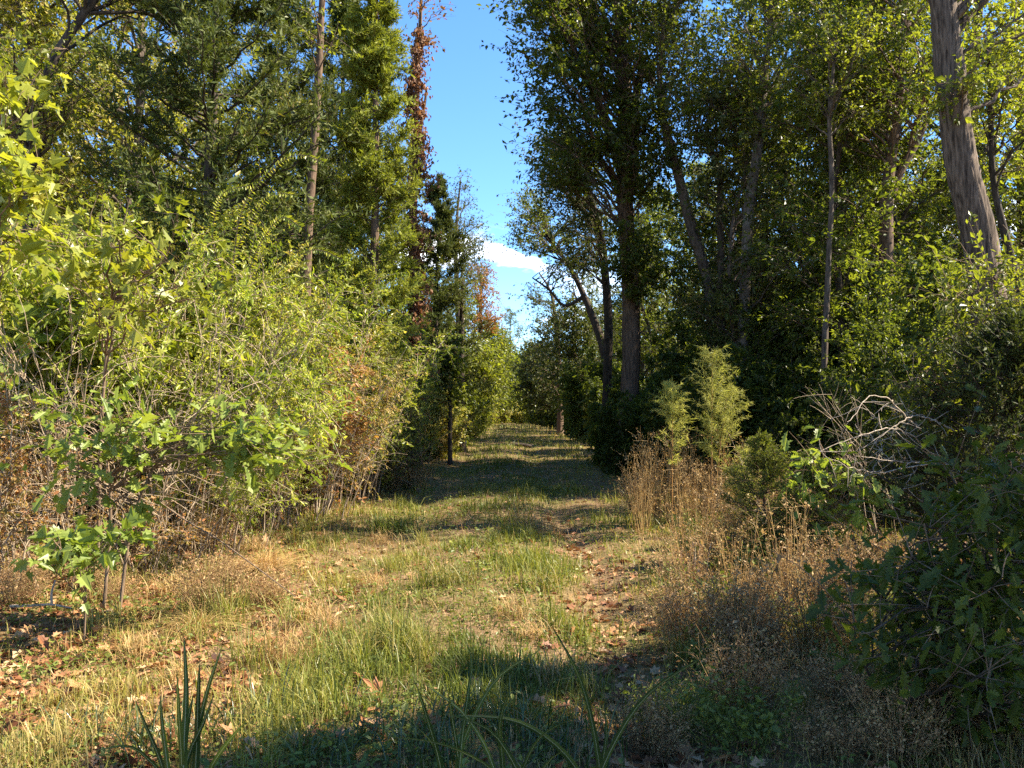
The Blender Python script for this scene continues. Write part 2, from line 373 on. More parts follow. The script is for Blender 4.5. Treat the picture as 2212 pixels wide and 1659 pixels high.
# ================================================================== materials
G1, G2, G3 = (.055, .076, .012), (.105, .13, .02), (.18, .20, .03)
YG, YE, TAN, BRN, RUS = (.19, .205, .03), (.30, .25, .04), (.34, .22, .10), (.16, .075, .03), (.22, .07, .025)
M = dict(
 bark_grey=bark_mat('bark_grey', (.04, .03, .022), (.17, .13, .10), 11),
 bark_brown=bark_mat('bark_brown', (.05, .032, .022), (.20, .13, .085), 12),
 bark_dark=bark_mat('bark_dark', (.025, .018, .013), (.09, .068, .05), 12),
 bark_pale=bark_mat('bark_pale', (.06, .048, .036), (.18, .145, .115), 10, spots=(.22, .19, .15)),
 twig=bark_mat('twig', (.10, .065, .04), (.26, .18, .115), 20),
 twig_pale=bark_mat('twig_pale', (.22, .165, .12), (.52, .43, .33), 20),
 log=bark_mat('log_bark', (.07, .048, .034), (.25, .185, .13), 8, stretch=.2),
 forest=leaf_mat('leaf_forest', [G1, G2, G3, YG], .6, .38, .38, pos=[0, .4, .8, 1]),
 forest_y=leaf_mat('leaf_forest_yellowing', [G2, G3, YG, YE], .58, .4, .4, pos=[0, .4, .8, 1]),
 forest_o=leaf_mat('leaf_olive', [(.04, .05, .015), (.075, .09, .02), (.13, .135, .03)], .4, .45, .3),
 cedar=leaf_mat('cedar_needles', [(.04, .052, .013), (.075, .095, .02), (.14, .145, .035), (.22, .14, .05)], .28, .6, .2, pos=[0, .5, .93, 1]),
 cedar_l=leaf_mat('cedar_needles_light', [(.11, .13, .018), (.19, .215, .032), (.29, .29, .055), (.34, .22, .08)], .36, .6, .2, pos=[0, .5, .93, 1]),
 thick=leaf_mat('leaf_thicket', [(.10, .12, .02), (.19, .205, .03), (.32, .30, .055), (.50, .42, .14), (.48, .32, .15)], .42, .4, .4, pos=[0, .3, .58, .8, 1]),
 thick_dry=leaf_mat('leaf_thicket_dry', [(.13, .14, .025), (.28, .24, .06), (.44, .31, .13), (.46, .30, .15)], .4, .45, .3),
 rust=leaf_mat('leaf_rusty_thicket', [(.13, .14, .028), (.28, .20, .06), (.42, .22, .09), (.30, .11, .05)], .4, .5, .3),
 lime=leaf_mat('leaf_lime', [(.12, .17, .02), (.22, .27, .03), (.34, .37, .06), (.5, .45, .12)], .48, .4, .35),
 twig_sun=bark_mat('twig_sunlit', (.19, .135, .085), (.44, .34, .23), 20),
 bright=leaf_mat('leaf_bright', [(.14, .175, .02), (.24, .26, .03), (.36, .35, .05), (.50, .40, .09)], .45, .38, .4, pos=[0, .4, .85, 1]),
 oak=leaf_mat('leaf_oak', [(.13, .18, .028), (.21, .26, .045), (.29, .32, .075)], .42, .4, .35),
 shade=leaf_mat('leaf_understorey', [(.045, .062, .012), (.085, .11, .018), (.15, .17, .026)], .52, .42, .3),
 bark_furrow=bark_mat('bark_furrowed', (.025, .017, .012), (.215, .155, .11), 13, stretch=.1, bump=1.0),
 brown=leaf_mat('leaf_dead', [(.15, .068, .033), (.28, .135, .066), (.40, .23, .12)], .3, .55, .25, tint=(1.2, .9, .5)),
 orange=leaf_mat('leaf_orange', [(.12, .13, .03), (.26, .14, .04), (.38, .17, .07)], .45, .5, .3, tint=(1.2, .9, .5)),
 weed=leaf_mat('weed_dry', [(.19, .10, .046), (.33, .20, .095), (.48, .33, .16), (.24, .24, .06)], .3, .6, .2, tint=(1.1, 1, .6), pos=[0, .4, .8, 1]),
 fennel=leaf_mat('fennel_plume', [(.24, .26, .05), (.40, .39, .11), (.52, .48, .17)], .5, .6, .2, tint=(1.1, 1.1, .6)),
 fennel_s=leaf_mat('fennel_stalk', [(.25, .11, .035), (.36, .2, .06)], .1, .5, .3),
 grass=leaf_mat('grass_green', [(.075, .095, .018), (.16, .18, .032), (.26, .24, .055), (.38, .285, .105)], .35, .45, .35, pos=[0, .35, .7, 1]),
 straw=leaf_mat('grass_straw', [(.24, .13, .047), (.42, .265, .10), (.58, .42, .185)], .3, .5, .3, tint=(1.1, 1, .7)),
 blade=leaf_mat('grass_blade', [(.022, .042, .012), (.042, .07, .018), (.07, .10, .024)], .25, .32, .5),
 midrib=leaf_mat('grass_midrib', [(.16, .19, .11), (.24, .26, .17)], .2, .4, .4),
 litter=leaf_mat('litter_leaf', [(.15, .058, .026), (.29, .125, .052), (.42, .22, .10), (.50, .33, .18)], .15, .55, .25, tint=(1.1, .9, .5)),
 clover=leaf_mat('weed_green', [(.07, .095, .018), (.13, .16, .028), (.24, .25, .055)], .35, .45, .3),
)

# ground material: brown litter soil, greener down the middle
gm = bpy.data.materials.new('forest_floor'); nt, N, K = nodes(gm)
tc = N.new('ShaderNodeTexCoord')
def nz_(scale, det=6, rough=.6):
    n = N.new('ShaderNodeTexNoise'); n.inputs['Scale'].default_value = scale; n.inputs['Detail'].default_value = det; n.inputs['Roughness'].default_value = rough
    K.new(tc.outputs['Object'], n.inputs[0]); return n
def ramp(src, st):
    r = N.new('ShaderNodeValToRGB'); el = r.color_ramp.elements
    while len(el) < len(st): el.new(.5)
    for i, (p, c) in enumerate(st): el[i].position = p; el[i].color = (*c, 1)
    K.new(src, r.inputs[0]); return r.outputs[0]
def mixc(f, a, b):
    x = N.new('ShaderNodeMix'); x.data_type = 'RGBA'; K.new(f, x.inputs[0]); K.new(a, x.inputs[6]); K.new(b, x.inputs[7]); return x.outputs[2]
n1 = nz_(22); n2 = nz_(.9, 4); n3 = nz_(60, 4)
soil = ramp(n1.outputs[0], [(.3, (.075, .042, .022)), (.5, (.165, .10, .052)), (.7, (.31, .21, .115))])
grn = ramp(n3.outputs[0], [(.3, (.06, .05, .018)), (.55, (.12, .105, .035)), (.75, (.22, .17, .07))])
msk = ramp(n2.outputs[0], [(.42, (0, 0, 0)), (.6, (.8, .8, .8))])
pr = N.new('ShaderNodeBsdfPrincipled'); pr.inputs['Roughness'].default_value = .95; pr.inputs['Specular IOR Level'].default_value = .1
K.new(mixc(msk, soil, grn), pr.inputs['Base Color'])
bp = N.new('ShaderNodeBump'); bp.inputs['Strength'].default_value = .8; bp.inputs['Distance'].default_value = .03; K.new(n1.outputs[0], bp.inputs['Height']); K.new(bp.outputs[0], pr.inputs['Normal'])
o = N.new('ShaderNodeOutputMaterial'); K.new(pr.outputs[0], o.inputs[0])

# ================================================================== ground
xs = np.concatenate([-np.geomspace(600, 16, 16), np.arange(-15, 15.01, .12), np.geomspace(16, 600, 16)])
ys = np.concatenate([[-400, -150, -60, -25, -10, -4], np.arange(-1, 30, .14), np.geomspace(30.5, 900, 60)])
X, Y = np.meshgrid(xs, ys, indexing='ij'); Z = H(X, Y)
nx, ny = X.shape
i, j = np.meshgrid(np.arange(nx - 1), np.arange(ny - 1), indexing='ij')
b = Buf(); b.add(np.stack([X, Y, Z], -1), np.stack([i * ny + j, (i + 1) * ny + j, (i + 1) * ny + j + 1, i * ny + j + 1], -1).reshape(-1, 4), 0, None, True)
setting('ground', b.mesh('ground', [gm]))

# ================================================================== ground cover (nobody could count it)
def scatter(n, y0, y1, x0, x1, g, power=1.0, side=.66):
    """points spread so that their number falls off with distance, kept inside a wide view wedge"""
    u = g.random(n); y = 1 / ((1 / y0) * (1 - u) + (1 / y1) * u) if power == 1 else y0 + (y1 - y0) * u
    x = g.uniform(x0, x1, n); k = np.abs(x) < side * y + 1.2
    return x[k], y[k]
def blades(b, x, y, h, wd, g, lean=.5, rn=None, mat=0, z=None):
    n = len(x); z = H(x, y) - .01 if z is None else z
    a = g.uniform(0, 2 * pi, n); d = np.stack([np.cos(a), np.sin(a), 0 * a], -1); s = np.stack([-np.sin(a), np.cos(a), 0 * a], -1)
    tw = g.normal(0, .6, n)[:, None]; s = unit(s * np.cos(tw) + d * np.sin(tw))
    l = np.abs(g.normal(0, lean, n))[:, None]
    p0 = np.stack([x, y, z], -1); up = np.array([0, 0, 1.0])
    h = h[:, None]; wd = wd[:, None]
    p1 = p0 + h * (.55 * unit(up + d * l * .5)); p2 = p1 + h * .5 * unit(up * (1 - .5 * np.minimum(l, 1.6)) + d * l * 1.5)
    V = np.stack([p0 - s * wd, p0 + s * wd, p1 + s * wd * .8, p1 - s * wd * .8, p2], 1)
    k = np.arange(n)[:, None] * 5; rn = g.random(n) if rn is None else rn
    base = b.n; b.add(V, k + np.array([0, 1, 2, 3]), mat, rn); b.f.append((k + np.array([3, 2, 4]) + base, mat, rn.astype(np.float32), False))
def trackmask(x, y):
    e = np.minimum(sstep(-3.9, -1.7, x), 1 - sstep(2.6, 4.6, x))
    wob = .12 * np.sin(y * .9) + .07 * np.sin(y * 2.3 + 1)
    rut = np.maximum(np.exp(-((x - .78 - wob) / .34) ** 2) * sstep(17, 9, y), .85 * np.exp(-((x + 1.85 + wob) / .5) ** 2) * sstep(12, 6, y))
    return e, rut
g = rs(21)
gb = Buf()
x, y = scatter(780000, 2.4, 95, -8, 8, g)
e, rut = trackmask(x, y); patch = fbm(x * .8, y * .8, 3); dens = (.12 + .88 * e) * (1 - .92 * rut) * (.25 + .9 * sstep(.32, .62, patch))
k = g.random(len(x)) < dens * .75; x, y, patch = x[k], y[k], patch[k]
tall = fbm(x * 1.7 + 9, y * 1.7, 8)
h = (.028 + .13 * sstep(.40, .8, tall)) * np.exp(g.normal(0, .35, len(x))) * (1 + y / 60)
dry = np.clip(-.06 + .6 * g.random(len(x)) + .8 * (fbm(x * .5 + 3, y * .5, 5) - .25) + .10 * sstep(16, 6, y) - .30 * np.exp(-((x + .35) / .9) ** 2) + .2 * sstep(1, 2.5, np.abs(x + .4)), 0, 1)
blades(gb, x, y, h, .0019 * (1 + y / 7), g, 1.0, dry)
setting('grass', gb.mesh('grass', [M['grass']]), 'stuff', 'grass', 'short green and yellowing grass growing along the middle of the woodland track')
# dry straw lying and standing, thickest on both verges
gb = Buf()
x, y = scatter(640000, 2.2, 60, -9, 9, g)
e, rut = trackmask(x, y); patch = fbm(x * .9 + 40, y * .9, 13)
dens = (.62 + .38 * (1 - e)) * (.12 + .88 * sstep(.38, .64, patch)) * (1 - .65 * rut) * (1 - .62 * sstep(-1.7, -3.0, x) * sstep(14, 8, y)) * (1 - .45 * np.exp(-((x + .35) / .9) ** 2))
k = g.random(len(x)) < dens * .6; x, y = x[k], y[k]
h = (.04 + .14 * g.random(len(x)) ** 2) * (1 + .3 * sstep(.5, .75, fbm(x, y, 17)))
blades(gb, x, y, h, .0013 * (1 + y / 8), g, 1.5, g.random(len(x)))
setting('dry_grass', gb.mesh('dry_grass', [M['straw']]), 'stuff', 'grass', 'tan dry straw matted over the ground along both verges')
# little broad-leaved weeds
gb = Buf()
x, y = scatter(36000, 2.4, 60, -8, 8, g); patch = fbm(x * .7 + 70, y * .7, 23); e, rut = trackmask(x, y)
k = g.random(len(x)) < (.16 + .84 * sstep(.4, .62, patch)) * (1 - .8 * rut); x, y = x[k], y[k]
n = len(x); L = 7; hh = g.uniform(.02, .13, n) * (1 + y / 80)
pos = np.stack([x, y, H(x, y)], -1)[:, None] + np.concatenate([g.normal(0, .03, (n, L, 2)), (g.random((n, L, 1)) * hh[:, None, None])], -1)
ax = rnd3(g, (n, L)) * [1, 1, .35]; leaves(gb, pos, ax, np.array([0, 0, 1.]) + rnd3(g, (n, L)) * .35, (.024 * np.exp(g.normal(0, .3, (n, L))) * (1 + y / 40)[:, None]).ravel(), 'ell', np.clip(np.repeat(g.random(n)[:, None], L, 1) * .7 + .3 * g.random((n, L)), 0, 1).ravel(), 0, 1.3)
setting('ground_weeds', gb.mesh('ground_weeds', [M['clover']]), 'stuff', 'weeds', 'low broad-leaved green weeds scattered through the grass')
# leaf litter
gb = Buf()
x, y = scatter(170000, 2.3, 50, -12, 10, g); e, rut = trackmask(x, y); patch = fbm(x * .6 + 11, y * .6, 33)
dens = (.10 + .90 * (1 - e)) * (.3 + .7 * sstep(.35, .6, patch)) + .6 * rut + .5 * sstep(-1.6, -2.8, x) * sstep(14, 8, y)
k = g.random(len(x)) < dens; x, y = x[k], y[k]; n = len(x)
for q, (tm, s0, fl) in enumerate([('dead', .046, .6), ('oak', .07, .3), ('maple', .06, .35), ('nar', .05, .5), ('dead', .03, .9)]):
    m_ = np.arange(n) % 5 == q; c = int(m_.sum())
    leaves(gb, np.stack([x[m_], y[m_], H(x[m_], y[m_]) + g.uniform(.003, .03, c)], -1), rnd3(g, (c,)) * [1, 1, .3], np.array([0, 0, 1.]) + rnd3(g, (c,)) * fl, np.clip(s0 * np.exp(g.normal(0, .4, c)), .012, .13), tm, np.clip(g.random(c) ** 1.5, 0, 1), 0)
setting('leaf_litter', gb.mesh('leaf_litter', [M['litter']]), 'stuff', 'fallen leaves', 'curled brown fallen leaves strewn over the verges and wheel rut')

# ================================================================== named trees (the ones the photograph lets one point at)
def px(n, Yd): return n / F * Yd
def E(u, v, Yd, ru, rv, ry, n):
    c = P(u, v, Yd); return (c[0], c[1], c[2], px(ru, Yd), ry, px(rv, Yd), n)
LAND = []      # landmarks that labels of the many may refer to
def big_tree(name, label, Yd, tr, ell, leaf='forest', bark='bark_grey', cl=.55, K=14, L=16, size=.08, tmpl='dia', seed=0, extra=(), m=12, n=26,
             ridges=0, limb=1.0, land=None, pitch=.7, group=None, zmin=0, droop=.35, base=None, szl=1.0, rough=.05):
    """tr rows (u, v, width px[, depth]); the base is put on the ground under the first row"""
    pts = []
    for r in tr:
        d = r[3] if len(r) > 3 else Yd; p = P(r[0], r[1], d); pts.append([*p, px(r[2], d) / 2])
    pts = np.array(pts); bx, by = pts[0, :2] if base is None else base
    z0 = float(H(bx, by)); pts = np.vstack([[bx, by, z0 - .2, pts[0, 3] * 1.08], pts]); org = np.array([bx, by, z0])
    pts[:, :3] -= org
    tb = Buf(); cb = Buf(); tc = trunk(tb, pts, n, m, seed=seed, ridges=ridges, rough=rough)
    lines = [tc]
    for ex in extra:      # further trunks or main limbs
        q = np.array([[*(P(r[0], r[1], r[3] if len(r) > 3 else Yd) - org), px(r[2], Yd) / 2] for r in ex])
        lines.append(trunk(tb, q, 18, max(6, m - 3), seed=seed + 1, flare=0, ridges=ridges // 2))
    parts = []
    if ell:
        g = rs(seed + 100)
        for gi, grp in enumerate(ell if isinstance(ell[0], list) else [list(ell)]):
            cen = ell_points(g, grp) - org
            crown(tb, cb, lines[min(gi, len(lines) - 1)] if isinstance(ell[0], list) else np.vstack(lines)[np.argsort(np.vstack(lines)[:, 2])], cen, cl * .8 * g.uniform(.6, 1.3, (len(cen), 1)) * np.array([[1.1, 1.1, .75]]), K, L, size, tmpl, seed + gi, zmin, droop, limb=limb, pitch=pitch)
        parts.append(('crown', cb.mesh(name + '_crown', [M['twig'], M[leaf]])))
    parts.insert(0, ('trunk', tb.mesh(name + '_trunk', [M[bark]])))
    if land: LAND.append((land, tr[len(tr) // 2][0], tr[len(tr) // 2][1]))
    return thing(name, label, 'tree', parts, tuple(org), group=group)

# ---- right of the track
big_tree('hickory_tree', 'thick ridged bark trunk leaning left beside the track, lit along one edge', 11.5,
         [(2138, 840, 80), (2136, 640, 76), (2116, 520, 72), (2080, 370, 68), (2058, 210, 64), (2036, 0, 58), (2015, -200, 58), (2000, -420, 44), (1990, -600, 20)],
         [E(2130, -260, 11.5, 380, 240, 1.6, 24), E(2190, 60, 12.5, 150, 130, 1.5, 9), E(2075, 170, 11.1, 50, 60, .3, 4), E(2150, 600, 11.0, 40, 70, .3, 3)], 'forest_y', 'bark_furrow', .5, 12, 16, .075, seed=3, m=64, n=220, ridges=26, land='the thick ridged trunk')
big_tree('forked_tree', 'tall forked trunk wrapped in shaggy vine bark, crown hanging over the track', 22,
         [(1358, 985, 50), (1360, 860, 44), (1364, 700, 40), (1358, 560, 38), (1350, 430, 38), (1352, 330, 34), (1350, 200, 32), (1340, 60, 26), (1330, -120, 20), (1320, -260, 10)],
         [[E(1198, 110, 21, 88, 165, 1.6, 30), E(1160, -40, 21, 52, 90, 1.5, 12), E(1330, 60, 22, 140, 190, 2.4, 40), E(1400, -80, 22, 200, 150, 2.6, 20), E(1240, 330, 21.5, 80, 70, 1.6, 20), E(1400, 330, 21, 70, 110, 1.2, 16), E(1370, 560, 21.4, 50, 110, .7, 12)]],
         'forest', 'bark_brown', .52, 15, 18, .105, seed=5, ridges=12, m=30, n=90,
         extra=[[(1352, 400, 30), (1330, 330, 24), (1306, 260, 20), (1275, 180, 14), (1230, 100, 8)], [(1362, 420, 30), (1368, 320, 26), (1372, 230, 22), (1390, 120, 14)], [(1345, 420, 18), (1300, 350, 12), (1240, 300, 7)]], land='the shaggy forked trunk')
big_tree('slim_tree', 'slim dark trunk with yellow-green crown between the gap and the forked trunk', 27,
         [(1310, 960, 24), (1312, 820, 20), (1314, 700, 19), (1308, 600, 18), (1296, 500, 16), (1272, 420, 13), (1240, 350, 9), (1215, 280, 5)],
         [E(1215, 380, 27, 62, 85, 1.8, 30), E(1262, 480, 27, 60, 110, 2, 30), E(1180, 320, 27, 40, 40, 1.2, 10)], 'forest_o', 'bark_dark', .5, 12, 15, .09, seed=7, land='the slim dark trunk by the gap')
big_tree('open_branched_tree', 'dark open-branched tree reaching over the far track below the cloud', 40,
         [(1322, 900, 22), (1310, 790, 19), (1300, 740, 18), (1282, 690, 16), (1262, 640, 13), (1235, 585, 9), (1190, 520, 5)],
         [E(1150, 500, 40, 62, 50, 1.8, 26), E(1140, 440, 40, 36, 34, 1.4, 12), E(1230, 560, 40, 60, 60, 2, 22), E(1290, 500, 41, 50, 80, 2, 20)], 'forest', 'bark_dark', .5, 10, 12, .11, seed=9,
         extra=[[(1262, 640, 9), (1220, 660, 7), (1185, 625, 5), (1150, 600, 3)]], land='the open-branched tree')
big_tree('bare_topped_tree', 'pale olive tree with thin bare topmost branches beside the far gap', 56,
         [(1210, 900, 14), (1208, 800, 12), (1200, 700, 9), (1185, 620, 5), (1165, 590, 3)],
         [E(1195, 690, 56, 52, 60, 2.4, 26), E(1180, 780, 56, 52, 60, 2.6, 26), E(1150, 640, 56, 18, 24, 1, 5)], 'forest_o', 'bark_brown', .6, 11, 12, .13, seed=11, land='the bare-topped olive tree')
big_tree('leaning_tree', 'curved trunk leaning left behind the forked trunk', 21,
         [(1548, 1000, 24), (1542, 760, 24), (1528, 600, 24), (1496, 500, 24), (1476, 420, 22), (1452, 330, 20), (1432, 260, 18), (1425, 200, 14), (1430, 100, 10), (1440, -60, 6)],
         [E(1440, 150, 21, 110, 150, 2, 34), E(1500, -60, 21, 150, 120, 2, 26)], 'forest', 'bark_grey', .5, 12, 16, .085, seed=13, land='the curved leaning trunk')
big_tree('crooked_tree', 'narrow dark trunk with a hooked top right of the curved leaning trunk', 20,
         [(1562, 1000, 18), (1560, 800, 17), (1558, 640, 16), (1556, 480, 15), (1548, 350, 14), (1535, 318, 11), (1505, 305, 7)],
         [E(1540, 230, 20, 100, 110, 1.6, 26)], 'forest', 'bark_dark', .45, 12, 15, .08, seed=15)
big_tree('pale_tree', 'smooth pale grey trunk rising straight in the shaded forest', 19,
         [(1598, 1000, 28), (1604, 780, 26), (1612, 560, 24), (1620, 430, 23), (1636, 330, 21), (1648, 200, 18), (1662, 60, 14), (1680, -120, 9)],
         [E(1650, 120, 19, 150, 130, 1.8, 36), E(1700, -120, 19, 180, 130, 2, 26)], 'forest_y', 'bark_pale', .5, 12, 16, .08, seed=17, land='the smooth pale trunk')
big_tree('thin_tree', 'very thin straight pale stem standing clear in front of dark leaves', 15.5,
         [(1778, 1010, 14), (1780, 800, 13), (1790, 560, 12), (1797, 400, 11), (1792, 260, 9), (1804, 100, 6)],
         [E(1800, 130, 15.5, 90, 140, 1.1, 22)], 'forest_y', 'bark_grey', .4, 11, 15, .07, seed=19, rough=.13, land='the very thin pale stem')
big_tree('shade_tree', 'dark trunk forking below its crown next to the thin pale stem', 16.5,
         [(1904, 1020, 36), (1904, 860, 33), (1908, 700, 31), (1914, 560, 30), (1916, 430, 28), (1926, 330, 24), (1940, 250, 19), (1950, 100, 14), (1960, -100, 8)],
         [E(1890, 180, 16.5, 170, 150, 1.8, 40), E(1960, -120, 16.5, 200, 140, 2, 30)], 'forest', 'bark_brown', .5, 12, 16, .08, seed=21,
         extra=[[(1918, 440, 20), (1950, 360, 17), (1985, 300, 14), (2010, 240, 9)]], land='the dark forking trunk')
big_tree('background_tree', 'dark straight trunk half hidden behind the very thin pale stem', 24,
         [(1800, 980, 30), (1802, 700, 28), (1806, 460, 26), (1810, 250, 22), (1815, 50, 16)], [E(1810, 60, 24, 170, 180, 2.4, 40)], 'forest', 'bark_dark', .6, 13, 16, .095, seed=23)
big_tree('vine_draped_sapling', 'thin stem leaning right beyond the thick leaning ridged trunk', 13.5,
         [(2225, 960, 16), (2205, 640, 15), (2170, 500, 15), (2150, 420, 13), (2140, 250, 11), (2135, 50, 8)], [E(2170, 200, 13.5, 90, 200, 1.2, 26)], 'forest_y', 'bark_dark', .42, 12, 14, .075, seed=25)

# ---- left of the track
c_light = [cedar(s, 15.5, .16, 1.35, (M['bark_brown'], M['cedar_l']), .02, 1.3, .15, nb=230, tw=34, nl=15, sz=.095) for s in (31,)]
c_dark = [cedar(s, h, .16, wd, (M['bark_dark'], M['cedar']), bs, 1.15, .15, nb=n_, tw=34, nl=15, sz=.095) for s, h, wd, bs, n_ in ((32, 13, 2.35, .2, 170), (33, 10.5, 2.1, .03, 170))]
x, y = XY(805, 17.6)
thing('cedar_tree', 'tall sunlit light green cedar with its bare trunk showing between boughs', 'tree', c_light[0], on(x, y), 0, .82); LAND.append(('the tall sunlit cedar', 805, 450))
x, y = XY(450, 13.8)
thing('cedar_tree', 'dark spreading cedar rising behind the sunlit thicket', 'tree', c_dark[0], on(x, y), .6, .92); LAND.append(('the dark spreading cedar', 450, 200))
x, y = XY(610, 25)
thing('cedar_tree', 'dark cedar standing behind the slender bare trunk', 'tree', c_dark[0], on(x, y), 2.5, 1.1)
x, y = XY(735, 27)
thing('cedar_tree', 'dark green cedar between the slender bare trunk and the tall sunlit cedar', 'tree', c_dark[0], on(x, y), 4.1, 1.15)
x, y = XY(945, 33)
thing('cedar_tree', 'cone shaped cedar behind the trunk hung with dead brown vine leaves', 'tree', c_dark[1], on(x, y), 1.2, 1.0); LAND.append(('the cone shaped cedar', 945, 600))
big_tree('slender_tree', 'slender bare trunk in full sun with a few yellowing leaves high up', 16.5,
         [(655, 960, 26), (660, 700, 24), (664, 520, 22), (672, 400, 21), (682, 260, 19), (690, 120, 17), (696, 0, 14), (700, -150, 9)],
         [E(692, 60, 16.3, 45, 80, .5, 7), E(700, -160, 16.5, 120, 90, 1, 14)], 'forest_y', 'bark_brown', .3, 6, 7, .085, seed=41, m=20, n=80, ridges=9, land='the slender bare trunk')
vt = big_tree('vine_tree', 'straight brown trunk at the track edge carrying a dead leafy vine', 24,
         [(898, 960, 24), (896, 820, 22), (894, 640, 20), (893, 480, 18), (892, 320, 15), (900, 220, 12), (906, 100, 9), (912, -60, 6)],
         [E(915, 20, 24, 40, 120, .8, 10)], 'orange', 'bark_brown', .35, 7, 8, .09, seed=43, land='the vine covered trunk', extra=[[(892, 330, 12), (905, 290, 10), (915, 240, 7), (922, 190, 4)]])
# the vine: a twisting stem up the trunk and hanging dead leaves
g = rs(44); vb = Buf(); lb = Buf()
zz = np.linspace(0, 1, 60); cl = np.array([P(895 + 8 * math.sin(t * 21), 900 - 850 * t, 23.75 - .1 * math.cos(t * 21)) for t in zz]); org = np.array([*cl[0, :2], float(H(*cl[0, :2]))]); cl[:, :3] -= org
tubes(vb, cl[None], np.full((1, 60), .022), 6)
n = 460; ii = (g.random(n) ** .9 * 59).astype(int); s = cl[ii]; thick = .25 + .75 * (vnoise(zz * 7, zz * 0, 5))[ii]
e2 = s + rnd3(g, (n,)) * np.array([.3, .25, .1]) * thick[:, None] + np.array([.08, 0, -.22]); Tw = bez(s, (s + e2) / 2 + [0, 0, .1], e2, 5); tubes(vb, Tw, np.full((n, 5), .004), 3)
L = 14; pos = Tw[:, 1:, :][np.arange(n)[:, None], g.integers(0, 4, (n, L))] + rnd3(g, (n, L)) * .06
leaves(lb, pos, rnd3(g, (n, L)) * .4 + [0, 0, -1], rnd3(g, (n, L)), .10 * np.exp(g.normal(0, .25, n * L)), 'dead', None, 0, .9)
thing('dead_leaf_vine', 'vine of hanging russet dead leaves climbing the straight brown trunk', 'vine', [('stem', vb.mesh('vine_stem', [M['bark_dark']])), ('foliage', lb.mesh('vine_foliage', [M['brown']]))], tuple(org))
big_tree('thin_topped_tree', 'feathery half bare tree with pale yellow top left of the sky gap', 46,
         [(990, 930, 16), (992, 820, 14), (990, 680, 12), (985, 560, 9), (988, 460, 6), (995, 390, 3)],
         [E(990, 500, 46, 46, 90, 2, 26), E(1020, 560, 46, 34, 60, 2, 20), E(998, 390, 46, 8, 22, .4, 4), E(1030, 510, 46, 22, 40, 1, 8), E(985, 640, 46, 45, 70, 2, 24)], 'forest_o', 'bark_grey', .5, 9, 9, .10, seed=45, land='the feathery half bare tree')
big_tree('pole_tree', 'thin dark pole trunk at the verge before the yellow-green trees', 33,
         [(998, 950, 15), (997, 820, 14), (996, 740, 13), (998, 660, 9), (1000, 600, 5)], [E(1000, 640, 33, 26, 46, .8, 8)], 'forest', 'bark_dark', .4, 9, 10, .09, seed=47)
big_tree('maple_tree', 'orange and russet leaved tree at the left side of the far gap', 62,
         [(1035, 900, 12), (1036, 780, 10), (1038, 680, 8), (1040, 610, 5)], [E(1040, 610, 61, 28, 46, 2, 24), E(1062, 690, 61, 22, 18, 1.5, 10), E(1030, 690, 61, 30, 50, 2, 16)], 'orange', 'bark_dark', .6, 10, 11, .14, seed=49, land='the orange tree')
big_tree('dark_sapling', 'dark glossy broad-leaved sapling against the pole trunk', 26,
         [(972, 960, 9), (972, 860, 8), (968, 780, 6), (962, 720, 4)], [E(966, 790, 26, 26, 80, .5, 20)], 'shade', 'bark_dark', .24, 7, 7, .15, 'ell', seed=51)
big_tree('dark_trunk_tree', 'dark bare trunk leaning right high over the sunlit thicket', 13,
         [(60, 560, 24), (85, 210, 21), (120, 120, 20), (160, 60, 19), (210, -10, 17), (290, -120, 16), (380, -230, 8)],
         [E(260, -120, 13, 260, 120, 2, 24), E(110, 160, 12.4, 110, 110, .8, 16)], 'forest_y', 'bark_dark', .45, 10, 12, .075, seed=53, land='the dark leaning bare trunk')
for k_, (u, Yd, vt_, wd, lf, lab) in enumerate([
    (1062, 75, 700, 34, 'forest_y', 'yellow-green tree below the orange tree on the left verge'),
    (1080, 95, 745, 30, 'forest', 'rounded mid-green tree nearest the far end on the left side'),
    (1030, 50, 740, 40, 'forest_y', 'low sunny yellow-green tree right of the pole trunk'),
    (1128, 120, 770, 30, 'forest_y', 'hazy pale green tree closing the far end of the track'),
    (1148, 90, 760, 28, 'forest', 'shaded green tree on the right of the far end'),
    (1165, 70, 740, 40, 'forest_o', 'olive tree in front of the shaded far end tree'),
    (1240, 48, 640, 60, 'forest_o', 'broad olive tree under the open-branched tree'),
    (1100, 135, 762, 26, 'forest_o', 'distant grey-green tree seen through the end of the gap')]):
    hpx = 886 - vt_
    xb = -3.6 if u < 1095 else 4.6 if u > 1140 else (-.5 if u > 1120 else -3)
    big_tree('verge_tree', lab, Yd, [(1106 + F * xb / Yd, 890, 300 / Yd + 3), (u + 2, (vt_ + 880) / 2, 240 / Yd + 2), (u, vt_ + 15, 2)],
             [E(u, vt_ + hpx * .25, Yd, wd * .8, hpx * .28, px(wd, Yd), 26), E(u, vt_ + hpx * .62, Yd, wd * 1.1, hpx * .36, px(wd, Yd) * 1.2, 34)], lf, 'bark_dark', .9, 11, 13, .0026 * Yd + .04, seed=60 + k_)

